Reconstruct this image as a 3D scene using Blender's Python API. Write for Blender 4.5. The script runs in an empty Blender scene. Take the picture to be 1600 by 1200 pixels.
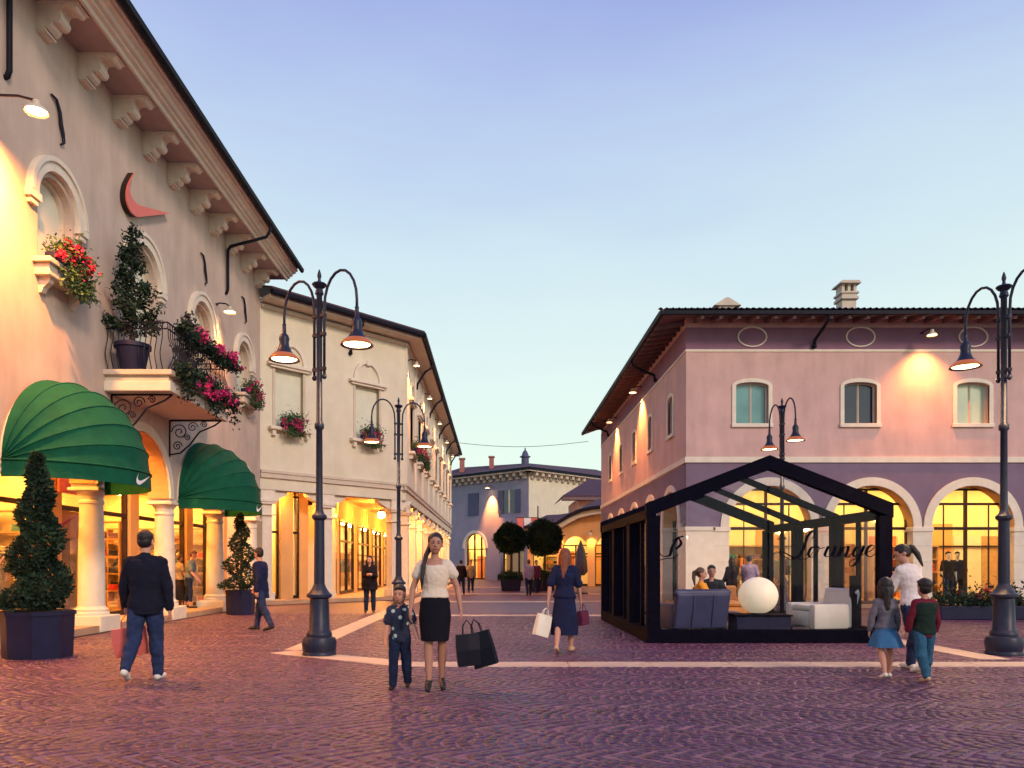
import bpy, bmesh, math, random
import numpy as np
from mathutils import Vector, Matrix
R = math.radians
random.seed(7); RNG = np.random.default_rng(7)
scene = bpy.context.scene
COL = scene.collection
I4 = Matrix.Identity(4)

# ------------------------------------------------------------------ camera
cam_d = bpy.data.cameras.new('camera'); cam = bpy.data.objects.new('camera', cam_d); COL.objects.link(cam)
cam.location = (0, 0, 1.42); cam.rotation_euler = (R(90), 0, 0)
cam_d.sensor_width = 36; cam_d.lens = 27.0; cam_d.shift_x = 0.0156; cam_d.shift_y = 0.178
cam_d.clip_end = 3000; cam_d.clip_start = 0.05
scene.camera = cam

# ------------------------------------------------------------------ sky
SUN_AZ, SUN_EL = R(36), R(26)          # low dusk glow from behind the camera, to the right
w = bpy.data.worlds.new('World'); scene.world = w; w.use_nodes = True
nt = w.node_tree; nt.nodes.clear()
out = nt.nodes.new('ShaderNodeOutputWorld'); bg = nt.nodes.new('ShaderNodeBackground')
sky = nt.nodes.new('ShaderNodeTexSky'); sky.sky_type = 'NISHITA'; sky.sun_disc = False
sky.sun_elevation = R(3); sky.sun_rotation = R(180) - SUN_AZ; sky.air_density = 1.0; sky.dust_density = 0.6
tc = nt.nodes.new('ShaderNodeTexCoord'); sep = nt.nodes.new('ShaderNodeSeparateXYZ')
nt.links.new(tc.outputs['Generated'], sep.inputs[0])
ns = nt.nodes.new('ShaderNodeTexNoise'); ns.inputs['Scale'].default_value = 2.2; ns.inputs['Detail'].default_value = 4
mp = nt.nodes.new('ShaderNodeMapping'); mp.inputs['Scale'].default_value = (1, 1, 3.0)
nt.links.new(tc.outputs['Generated'], mp.inputs[0]); nt.links.new(mp.outputs[0], ns.inputs['Vector'])
ma = nt.nodes.new('ShaderNodeMath'); ma.operation = 'MULTIPLY_ADD'; ma.inputs[1].default_value = 0.17; ma.inputs[2].default_value = -0.085
nt.links.new(ns.outputs['Fac'], ma.inputs[0])
ad = nt.nodes.new('ShaderNodeMath'); ad.operation = 'ADD'
nt.links.new(sep.outputs['Z'], ad.inputs[0]); nt.links.new(ma.outputs[0], ad.inputs[1])
rmp = nt.nodes.new('ShaderNodeValToRGB'); cr = rmp.color_ramp
SKY = [(0.0, (0.74, 0.89, 0.78)), (0.12, (0.75, 0.90, 0.81)), (0.25, (0.71, 0.86, 0.83)), (0.38, (0.59, 0.74, 0.83)),
       (0.50, (0.45, 0.56, 0.80)), (0.63, (0.31, 0.38, 0.73)), (1.0, (0.24, 0.22, 0.62))]
while len(cr.elements) < len(SKY): cr.elements.new(0.5)
for e, (p, c) in zip(cr.elements, SKY): e.position = p; e.color = (*c, 1)
nt.links.new(ad.outputs[0], rmp.inputs['Fac'])
mx = nt.nodes.new('ShaderNodeMix'); mx.data_type = 'RGBA'; mx.blend_type = 'ADD'; mx.inputs['Factor'].default_value = 0.02
nt.links.new(rmp.outputs['Color'], mx.inputs[6]); nt.links.new(sky.outputs[0], mx.inputs[7])
nt.links.new(mx.outputs[2], bg.inputs['Color']); bg.inputs['Strength'].default_value = 0.77
nt.links.new(bg.outputs[0], out.inputs['Surface'])

# ------------------------------------------------------------------ the one sun: dusk glow, very soft
sd = bpy.data.lights.new('sun', 'SUN'); sun = bpy.data.objects.new('sun', sd); COL.objects.link(sun)
sd.energy = 1.5; sd.angle = R(10); sd.color = (1.0, 0.74, 0.60)
dv = Vector((-math.sin(SUN_AZ) * math.cos(SUN_EL), math.cos(SUN_AZ) * math.cos(SUN_EL), -math.sin(SUN_EL)))
sun.rotation_euler = dv.to_track_quat('-Z', 'Y').to_euler(); sun.location = (10, -10, 20)

vs = scene.view_settings
vs.view_transform = 'Standard'; vs.look = 'None'; vs.exposure = 0.45; vs.gamma = 1.0; vs.use_curve_mapping = False
cy = scene.cycles
cy.max_bounces = 6; cy.diffuse_bounces = 3; cy.glossy_bounces = 2; cy.transmission_bounces = 2; cy.transparent_max_bounces = 10
cy.sample_clamp_indirect = 3.0; cy.use_denoising = True; cy.caustics_reflective = False; cy.caustics_refractive = False

# ------------------------------------------------------------------ materials
MATS = {}
def mat(name, col, rough=0.7, var=0.12, nscale=6.0, bump=0.0, bscale=40.0, metal=0.0, emit=None, estr=0.0, spec=0.4, col2=None, attr=False, stain=0.0):
    m = bpy.data.materials.new(name); m.use_nodes = True; t = m.node_tree; n = t.nodes; L = t.links
    b = n['Principled BSDF']; b.inputs['Roughness'].default_value = rough; b.inputs['Metallic'].default_value = metal
    b.inputs['Specular IOR Level'].default_value = spec
    tcn = n.new('ShaderNodeTexCoord')
    no = n.new('ShaderNodeTexNoise'); no.inputs['Scale'].default_value = nscale; no.inputs['Detail'].default_value = 5
    L.new(tcn.outputs['Object'], no.inputs['Vector'])
    c1 = [min(1, x * (1 + var)) for x in col]; c2 = col2 or [x * (1 - var) for x in col]
    rp = n.new('ShaderNodeValToRGB'); rp.color_ramp.elements[0].position = 0.3; rp.color_ramp.elements[1].position = 0.7
    rp.color_ramp.elements[0].color = (*c2, 1); rp.color_ramp.elements[1].color = (*c1, 1)
    L.new(no.outputs['Fac'], rp.inputs['Fac']); src = rp.outputs['Color']
    if stain > 0:
        mpn = n.new('ShaderNodeMapping'); mpn.inputs['Scale'].default_value = (1.3, 1.3, 0.28)
        L.new(tcn.outputs['Object'], mpn.inputs[0])
        n2 = n.new('ShaderNodeTexNoise'); n2.inputs['Scale'].default_value = 1.1; n2.inputs['Detail'].default_value = 7; n2.inputs['Roughness'].default_value = 0.65
        L.new(mpn.outputs[0], n2.inputs['Vector'])
        r2 = n.new('ShaderNodeMapRange'); r2.inputs[1].default_value = 0.35; r2.inputs[2].default_value = 0.75; r2.inputs[3].default_value = 1.0; r2.inputs[4].default_value = 1 - stain
        L.new(n2.outputs['Fac'], r2.inputs[0])
        mm = n.new('ShaderNodeMix'); mm.data_type = 'RGBA'; mm.blend_type = 'MULTIPLY'; mm.inputs['Factor'].default_value = 1
        L.new(src, mm.inputs[6]); L.new(r2.outputs[0], mm.inputs[7]); src = mm.outputs[2]
    if attr:
        at = n.new('ShaderNodeAttribute'); at.attribute_name = 'tone'
        mm = n.new('ShaderNodeMix'); mm.data_type = 'RGBA'; mm.blend_type = 'MULTIPLY'; mm.inputs['Factor'].default_value = 1
        L.new(src, mm.inputs[6]); L.new(at.outputs['Color'], mm.inputs[7]); src = mm.outputs[2]
    L.new(src, b.inputs['Base Color'])
    if bump > 0:
        nb = n.new('ShaderNodeTexNoise'); nb.inputs['Scale'].default_value = bscale; nb.inputs['Detail'].default_value = 4
        L.new(tcn.outputs['Object'], nb.inputs['Vector'])
        bp = n.new('ShaderNodeBump'); bp.inputs['Strength'].default_value = bump; bp.inputs['Distance'].default_value = 0.02
        L.new(nb.outputs['Fac'], bp.inputs['Height']); L.new(bp.outputs[0], b.inputs['Normal'])
    if emit:
        b.inputs['Emission Color'].default_value = (*emit, 1); b.inputs['Emission Strength'].default_value = estr
    MATS[name] = m
    return m
def glass_mat(name, tint=(1, 1, 1), refl=0.10, top=0.30):
    m = bpy.data.materials.new(name); m.use_nodes = True; t = m.node_tree; n = t.nodes; L = t.links; n.clear()
    o = n.new('ShaderNodeOutputMaterial'); mix = n.new('ShaderNodeMixShader'); tr = n.new('ShaderNodeBsdfTransparent'); gl = n.new('ShaderNodeBsdfGlossy')
    lw = n.new('ShaderNodeLayerWeight'); lw.inputs['Blend'].default_value = 0.22
    mr = n.new('ShaderNodeMapRange'); mr.inputs[3].default_value = refl; mr.inputs[4].default_value = top
    L.new(lw.outputs['Fresnel'], mr.inputs[0]); tr.inputs[0].default_value = (*tint, 1); gl.inputs['Roughness'].default_value = 0.03
    L.new(mr.outputs[0], mix.inputs[0]); L.new(tr.outputs[0], mix.inputs[1]); L.new(gl.outputs[0], mix.inputs[2]); L.new(mix.outputs[0], o.inputs[0])
    MATS[name] = m
    return m
def emat(name, col, s):
    m = bpy.data.materials.new(name); m.use_nodes = True; n = m.node_tree.nodes; n.clear()
    o = n.new('ShaderNodeOutputMaterial'); e = n.new('ShaderNodeEmission'); e.inputs[0].default_value = (*col, 1); e.inputs[1].default_value = s
    m.node_tree.links.new(e.outputs[0], o.inputs[0]); MATS[name] = m
    return m

mat('stucco_beige', (0.60, 0.475, 0.385), 0.9, 0.07, 1.5, 0.25, 60, stain=0.26)
mat('stucco_cream', (0.72, 0.66, 0.50), 0.9, 0.06, 1.5, 0.2, 60, stain=0.10)
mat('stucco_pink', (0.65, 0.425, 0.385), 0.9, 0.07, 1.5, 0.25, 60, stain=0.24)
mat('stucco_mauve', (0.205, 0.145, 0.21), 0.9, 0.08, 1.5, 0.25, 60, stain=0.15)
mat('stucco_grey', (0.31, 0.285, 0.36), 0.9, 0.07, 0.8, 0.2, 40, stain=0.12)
mat('stucco_orange', (0.66, 0.36, 0.14), 0.9, 0.06, 1.5, 0.15, 50, stain=0.08)
mat('stone_white', (0.76, 0.68, 0.55), 0.75, 0.06, 4, 0.15, 60, stain=0.10)
mat('stone_trim', (0.62, 0.53, 0.42), 0.75, 0.06, 4, 0.15, 60, stain=0.12)
mat('soffit', (0.42, 0.33, 0.32), 0.85, 0.07, 3)
mat('wood_eave', (0.18, 0.115, 0.12), 0.8, 0.15, 8)
mat('blank_shutter', (0.68, 0.68, 0.53), 0.7, 0.04, 3, stain=0.06)
mat('dark_metal', (0.012, 0.012, 0.022), 0.5, 0.2, 12, 0.06, 60, spec=.2)
mat('lamp_iron', (0.014, 0.018, 0.042), 0.42, 0.2, 12, 0.10, 40, spec=.3)
mat('gutter', (0.008, 0.009, 0.018), 0.6, 0.2, 6, spec=.15)
mat('frame_dark', (0.030, 0.017, 0.014), 0.5, 0.15, 12, spec=.15)
mat('lounge_black', (0.0045, 0.0045, 0.011), 0.6, 0.2, 12, spec=.01)
mat('roof_tile', (0.085, 0.045, 0.065), 0.85, 0.25, 5, 0.2, 20, stain=0.2)
mat('awning_green', (0.003, 0.080, 0.042), 0.85, 0.14, 5, 0.35, 16, spec=.2)
mat('white_paint', (0.80, 0.80, 0.78), 0.5, 0.02, 3)
mat('coral', (0.75, 0.16, 0.12), 0.5, 0.05, 3)
mat('shutter_blue', (0.075, 0.08, 0.15), 0.6, 0.1, 4)
mat('planter_blue', (0.012, 0.014, 0.048), 0.5, 0.15, 5, 0.06, 30, spec=.2, stain=.3)
mat('leaf_dark', (0.017, 0.040, 0.022), 0.65, 0.45, 3.0, col2=(0.005, 0.014, 0.011), spec=.2)
mat('leaf_mid', (0.05, 0.11, 0.035), 0.6, 0.4, 4.0, col2=(0.016, 0.04, 0.016))
mat('leaf_purple', (0.065, 0.045, 0.055), 0.6, 0.4, 4.0, col2=(0.02, 0.022, 0.03))
mat('petal_magenta', (0.62, 0.03, 0.17), 0.6, 0.25, 9)
mat('petal_red', (0.50, 0.018, 0.07), 0.6, 0.25, 9)
mat('petal_violet', (0.33, 0.22, 0.42), 0.6, 0.25, 9)
mat('bark', (0.07, 0.045, 0.03), 0.9, 0.3, 20, 0.3, 40)
mat('soil', (0.03, 0.02, 0.016), 0.95, 0.3, 20, 0.3, 60)
mat('stone_slab', (0.50, 0.39, 0.31), 0.6, 0.10, 5, 0.12, 50, stain=0.25)
mat('cobble', (0.078, 0.029, 0.070), 0.36, 0.20, 14, 0.22, 70, attr=True)
mat('joint_sand', (0.22, 0.115, 0.15), 0.85, 0.25, 12, 0.3, 90)
mat('shop_wall', (0.80, 0.68, 0.42), 0.85, 0.05, 2)
mat('shop_floor', (0.40, 0.25, 0.14), 0.35, 0.1, 3)
mat('portico_floor', (0.46, 0.30, 0.19), 0.4, 0.12, 3, stain=0.15)
mat('shelf_wood', (0.45, 0.27, 0.13), 0.6, 0.15, 6)
mat('lounge_floor', (0.05, 0.04, 0.05), 0.4, 0.1, 6)
glass_mat('glass', (1, 0.99, 0.97), 0.0); glass_mat('glass_lounge', (0.97, 0.98, 1.0), 0.004, 0.42)
mat('pane_teal', (0.13, 0.30, 0.29), 0.08, 0.15, 1.5, spec=0.8)  # teal reflection put into the base colour of the panes
mat('pane_dark', (0.02, 0.022, 0.045), 0.06, 0.2, 1.5, spec=0.9)
mat('pane_pale', (0.50, 0.60, 0.42), 0.25, 0.05, 2, spec=0.6)
YEL = (1.0, 0.66, 0.22); ORG = (1.0, 0.46, 0.12); LMP = (1.0, 0.60, 0.26)
emat('shop_light', (1.0, 0.62, 0.18), 60.0)
emat('arcade_light', (1.0, 0.40, 0.07), 115.0)
emat('portico_light', (1.0, 0.40, 0.07), 480.0)
emat('lamp_disc', (1.0, 0.62, 0.28), 14.0)
mat('lamp_skirt', (0.10, 0.03, 0.015), 0.4, 0.1, 8, emit=(1.0, 0.24, 0.05), estr=0.30)
emat('spot_disc', (1.0, 0.62, 0.25), 14.0)

# cobbled ground sheet (used where the stones are too far to be told apart)
def ground_mat():
    m = bpy.data.materials.new('paving_far'); m.use_nodes = True; t = m.node_tree; n = t.nodes; L = t.links
    b = n['Principled BSDF']; b.inputs['Roughness'].default_value = 0.45
    tcn = n.new('ShaderNodeTexCoord')
    vo = n.new('ShaderNodeTexVoronoi'); vo.inputs['Scale'].default_value = 8.5; L.new(tcn.outputs['Object'], vo.inputs['Vector'])
    hs = n.new('ShaderNodeSeparateColor'); L.new(vo.outputs['Color'], hs.inputs[0])
    rp = n.new('ShaderNodeValToRGB'); rp.color_ramp.elements[0].color = (0.055, 0.021, 0.040, 1); rp.color_ramp.elements[1].color = (0.125, 0.048, 0.085, 1)
    L.new(hs.outputs[0], rp.inputs[0])
    vd = n.new('ShaderNodeTexVoronoi'); vd.feature = 'DISTANCE_TO_EDGE'; vd.inputs['Scale'].default_value = 8.5; L.new(tcn.outputs['Object'], vd.inputs['Vector'])
    mr = n.new('ShaderNodeMapRange'); mr.inputs[2].default_value = 0.09; mr.inputs[3].default_value = 1.5; mr.inputs[4].default_value = 1.0; L.new(vd.outputs['Distance'], mr.inputs[0])
    mm = n.new('ShaderNodeMix'); mm.data_type = 'RGBA'; mm.blend_type = 'MULTIPLY'; mm.inputs['Factor'].default_value = 1
    L.new(rp.outputs[0], mm.inputs[6]); L.new(mr.outputs[0], mm.inputs[7]); L.new(mm.outputs[2], b.inputs['Base Color'])
    bp = n.new('ShaderNodeBump'); bp.inputs['Strength'].default_value = 0.6; bp.inputs['Distance'].default_value = 0.02
    L.new(mr.outputs[0], bp.inputs['Height']); L.new(bp.outputs[0], b.inputs['Normal'])
    MATS['paving_far'] = m
ground_mat()

# ------------------------------------------------------------------ mesh builder
class MB:
    def __init__(s, M=None): s.v = []; s.f = []; s.M = M
    def add(s, vs, fs):
        o = len(s.v)
        if s.M is not None: vs = [tuple(s.M @ Vector(p)) for p in vs]
        s.v.extend([tuple(p) for p in vs]); s.f.extend([tuple(i + o for i in f) for f in fs]); return s
    def box(s, x0, x1, y0, y1, z0, z1):
        return s.add([(x0,y0,z0),(x1,y0,z0),(x1,y1,z0),(x0,y1,z0),(x0,y0,z1),(x1,y0,z1),(x1,y1,z1),(x0,y1,z1)],
                     [(3,2,1,0),(4,5,6,7),(0,1,5,4),(1,2,6,5),(2,3,7,6),(3,0,4,7)])
    def bbox(s, x0, x1, y0, y1, z0, z1, b=0.02):      # box with chamfered edges
        bm = bmesh.new(); bmesh.ops.create_cube(bm, size=1)
        for v in bm.verts: v.co = Vector((x0 + (v.co.x + .5) * (x1 - x0), y0 + (v.co.y + .5) * (y1 - y0), z0 + (v.co.z + .5) * (z1 - z0)))
        bmesh.ops.bevel(bm, geom=bm.edges[:], offset=b, segments=2, affect='EDGES', profile=0.5)
        s.addbm(bm); return s
    def addbm(s, bm):
        bm.verts.index_update(); s.add([v.co[:] for v in bm.verts], [[v.index for v in f.verts] for f in bm.faces]); bm.free()
    def prism(s, poly, axis, a, b):                    # poly of 2D points; axis = extrusion axis
        n = len(poly)
        def P(p, t): return {'x': (t, p[0], p[1]), 'y': (p[0], t, p[1]), 'z': (p[0], p[1], t)}[axis]
        return s.add([P(p, a) for p in poly] + [P(p, b) for p in poly],
                     [tuple(range(n))[::-1], tuple(range(n, 2 * n))] + [(i, (i + 1) % n, n + (i + 1) % n, n + i) for i in range(n)])
    def lathe(s, prof, c=(0, 0, 0), n=20, sx=1, sy=1):
        vs = []; fs = []; m = len(prof)
        for k in range(n):
            a = 2 * math.pi * k / n
            for r, z in prof: vs.append((c[0] + sx * r * math.cos(a), c[1] + sy * r * math.sin(a), c[2] + z))
        for k in range(n):
            k2 = (k + 1) % n
            for i in range(m - 1): fs.append((k * m + i, k2 * m + i, k2 * m + i + 1, k * m + i + 1))
        fs.append(tuple(k * m for k in range(n))[::-1]); fs.append(tuple(k * m + m - 1 for k in range(n)))
        return s.add(vs, fs)
    def tube(s, path, r, n=8, caps=True):
        path = [Vector(p) for p in path]; m = len(path); rs = r if isinstance(r, (list, tuple)) else [r] * m
        vs = []; fs = []; up = None
        for i, p in enumerate(path):
            d = (path[min(i + 1, m - 1)] - path[max(i - 1, 0)])
            d = d.normalized() if d.length > 1e-9 else Vector((0, 0, 1))
            if up is None: up = Vector((0, 0, 1)) if abs(d.z) < 0.9 else Vector((1, 0, 0))
            sx = d.cross(up).normalized(); up = sx.cross(d).normalized()
            for k in range(n):
                a = 2 * math.pi * k / n; vs.append(p + rs[i] * (sx * math.cos(a) + up * math.sin(a)))
        for i in range(m - 1):
            for k in range(n):
                k2 = (k + 1) % n; fs.append((i * n + k, i * n + k2, (i + 1) * n + k2, (i + 1) * n + k))
        if caps: fs.append(tuple(range(n))[::-1]); fs.append(tuple((m - 1) * n + k for k in range(n)))
        return s.add(vs, fs)
    def ell(s, c, rx, ry, rz, nu=14, nv=9, rot=None):
        vs = []; fs = []; c = Vector(c)
        for i in range(nv + 1):
            th = math.pi * i / nv
            for k in range(nu):
                a = 2 * math.pi * k / nu
                p = Vector((rx * math.sin(th) * math.cos(a), ry * math.sin(th) * math.sin(a), rz * math.cos(th)))
                vs.append(c + (rot @ p if rot is not None else p))
        for i in range(nv):
            for k in range(nu):
                k2 = (k + 1) % nu; fs.append((i * nu + k, (i + 1) * nu + k, (i + 1) * nu + k2, i * nu + k2))
        return s.add(vs, fs)
    def cap(s, a, b, ra, rb, n=10):                   # tapered capsule, closed
        a = Vector(a); b = Vector(b); d = b - a; L = d.length; d = d / L if L > 1e-6 else Vector((0, 0, 1))
        path = []; rs = []
        for i in range(4): t = math.pi / 2 * (i + .3) / 4.3; path.append(a - d * ra * math.cos(t)); rs.append(ra * math.sin(t))
        path.append(a); rs.append(ra); path.append(b); rs.append(rb)
        for i in range(3, -1, -1): t = math.pi / 2 * (i + .3) / 4.3; path.append(b + d * rb * math.cos(t)); rs.append(rb * math.sin(t))
        return s.tube(path, rs, n)
    def loft(s, rings):                                # list of closed rings (same count), capped
        n = len(rings[0]); vs = [p for r in rings for p in r]; fs = []
        for i in range(len(rings) - 1):
            for k in range(n): k2 = (k + 1) % n; fs.append((i * n + k, i * n + k2, (i + 1) * n + k2, (i + 1) * n + k))
        fs.append(tuple(range(n))[::-1]); fs.append(tuple((len(rings) - 1) * n + k for k in range(n)))
        return s.add(vs, fs)
    def quad(s, a, b, c, d): return s.add([a, b, c, d], [(0, 1, 2, 3)])
    def wall(s, u0, u1, z0, z1, ops, y0, t, seg=18):   # wall with arched or flat openings, facing -y
        def slab(a, b, za, zb, za2=None):
            za2 = za if za2 is None else za2
            for y in (y0, y0 + t): s.quad((a, y, za), (b, y, za2), (b, y, zb), (a, y, zb))
        cur = u0
        for (c, hw, zb, zs, rise) in sorted(ops):
            a, b = c - hw, c + hw
            if a > cur + 1e-6: slab(cur, a, z0, z1)
            top = lambda u: zs + rise * math.sqrt(max(0, 1 - ((u - c) / hw) ** 2))
            us = [c - hw * math.cos(math.pi * i / seg) for i in range(seg + 1)] if rise > 0 else [a, b]
            for p, q in zip(us, us[1:]):
                slab(p, q, top(p), z1, top(q))
                s.quad((p, y0, top(p)), (q, y0, top(q)), (q, y0 + t, top(q)), (p, y0 + t, top(p)))
            if zb > z0 + 1e-6: slab(a, b, z0, zb); s.quad((a, y0, zb), (b, y0, zb), (b, y0 + t, zb), (a, y0 + t, zb))
            for e in (a, b): s.quad((e, y0, max(zb, z0)), (e, y0 + t, max(zb, z0)), (e, y0 + t, zs), (e, y0, zs))
            cur = b
        if cur < u1 - 1e-6: slab(cur, u1, z0, z1)
        for (a, b, z) in ((u0, u1, z1), (u0, u1, z0)):
            if z == z1 or not ops: s.quad((a, y0, z), (b, y0, z), (b, y0 + t, z), (a, y0 + t, z))
        for e in (u0, u1): s.quad((e, y0, z0), (e, y0 + t, z0), (e, y0 + t, z1), (e, y0, z1))
        return s
    def arch(s, c, zs, ri, ro, y0, y1, n=20, rise=1.0, legs=0.0):   # archivolt ring proud of a wall
        pts = [(c - math.cos(math.pi * i / n), math.sin(math.pi * i / n)) for i in range(n + 1)]
        inn = [(c + (x - c) * ri, zs + z * ri * rise) for x, z in pts]; ou = [(c + (x - c) * ro, zs + z * (ri * rise + ro - ri)) for x, z in pts]
        if legs: inn = [(c - ri, zs - legs)] + inn + [(c + ri, zs - legs)]; ou = [(c - ro, zs - legs)] + ou + [(c + ro, zs - legs)]
        m = len(inn); vs = []
        for x, z in inn: vs += [(x, y0, z), (x, y1, z)]
        for x, z in ou: vs += [(x, y0, z), (x, y1, z)]
        fs = []
        for i in range(m - 1):
            a, b, A, B = 2 * i, 2 * i + 2, 2 * m + 2 * i, 2 * m + 2 * i + 2
            fs += [(a, b, B, A), (a + 1, A + 1, B + 1, b + 1), (a, a + 1, b + 1, b), (A, B, B + 1, A + 1)]
        for i in (0, m - 1): a, A = 2 * i, 2 * m + 2 * i; fs.append((a, A, A + 1, a + 1))
        return s.add(vs, fs)
    def mesh(s, name, m, smooth=False, ang=None):
        me = bpy.data.meshes.new(name); me.from_pydata(s.v, [], s.f)
        if m is not None: me.materials.append(MATS[m] if isinstance(m, str) else m)
        if smooth:
            me.polygons.foreach_set('use_smooth', [True] * len(me.polygons))
            if ang: me.set_sharp_from_angle(angle=R(ang))
        me.update(); return me

PW = {}
def W(o): return PW.get(o.name, I4) if o is not None else I4
def link(name, me, parent=None, mw=None):
    o = bpy.data.objects.new(name, me); COL.objects.link(o); mw = mw or I4
    if parent is not None: o.parent = parent; o.matrix_basis = W(parent).inverted() @ mw
    else: o.matrix_basis = mw
    PW[o.name] = mw.copy(); return o
def part(name, mb, m, parent, smooth=False, ang=None, label=None):      # mesh in world coordinates
    o = link(name, mb.mesh(name, m, smooth, ang), parent)
    if label: o['label'] = label
    return o
def lpart(name, mb, m, parent, smooth=False, ang=None, label=None):     # mesh in the parent's own coordinates
    o = link(name, mb.mesh(name, m, smooth, ang), parent, W(parent))
    if label: o['label'] = label
    return o
def tag(o, label, cat, group=None):
    o['label'] = label; o['category'] = cat
    if group: o['group'] = group
    return o
def TR(x, y, z, rz=0): return Matrix.Translation((x, y, z)) @ Matrix.Rotation(rz, 4, 'Z')
def thing(name, label, cat, loc=(0, 0, 0), rz=0, group=None):
    o = link(name, None, None, TR(*loc, rz)); o.empty_display_size = 0.2
    return tag(o, label, cat, group)
def struct(name, mb, m, smooth=False):
    o = link(name, mb.mesh(name, m, smooth)); o['kind'] = 'structure'; return o
def dup(root, mw, label=None, group=None):
    r = root.copy(); COL.objects.link(r); r.matrix_basis = mw; PW[r.name] = mw.copy()
    if label: r['label'] = label
    if group: r['group'] = group
    for ch in list(root.children):
        c = ch.copy(); COL.objects.link(c); c.parent = r; PW[c.name] = mw @ c.matrix_basis
        for g in list(ch.children): d = g.copy(); COL.objects.link(d); d.parent = c
    return r
def light(name, kind, energy, col, mw, parent, **k):
    l = bpy.data.lights.new(name, kind); l.energy = energy; l.color = col
    for a, b in k.items(): setattr(l, a, b)
    return link(name, l, parent, mw)
def leaves(pts, size, seed=0, flat=0.0, asp=0.5, nrm=None):     # numpy cloud of pointed leaf quads
    r = np.random.default_rng(seed); n = len(pts); pts = np.asarray(pts, float)
    a = r.normal(size=(n, 3)); a /= np.linalg.norm(a, axis=1)[:, None]
    if nrm is not None: a = a + np.asarray(nrm) * .55; a /= np.linalg.norm(a, axis=1)[:, None]
    b = r.normal(size=(n, 3)); b -= a * (a * b).sum(1)[:, None]; b /= np.linalg.norm(b, axis=1)[:, None]
    sz = size * r.uniform(0.6, 1.4, n)[:, None]
    v = np.stack([pts, pts + a * sz * .5 + b * sz * asp * .5, pts + a * sz, pts + a * sz * .5 - b * sz * asp * .5], 1).reshape(-1, 3)
    mb = MB(); mb.v = [tuple(x) for x in v]; mb.f = [(4 * i, 4 * i + 1, 4 * i + 2, 4 * i + 3) for i in range(n)]
    return mb
# =================================================================== GROUND
g = MB(); g.quad((-150, -30, -0.02), (150, -30, -0.02), (150, 400, -0.02), (-150, 400, -0.02))
ground = struct('ground', g, 'paving_far')

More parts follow.
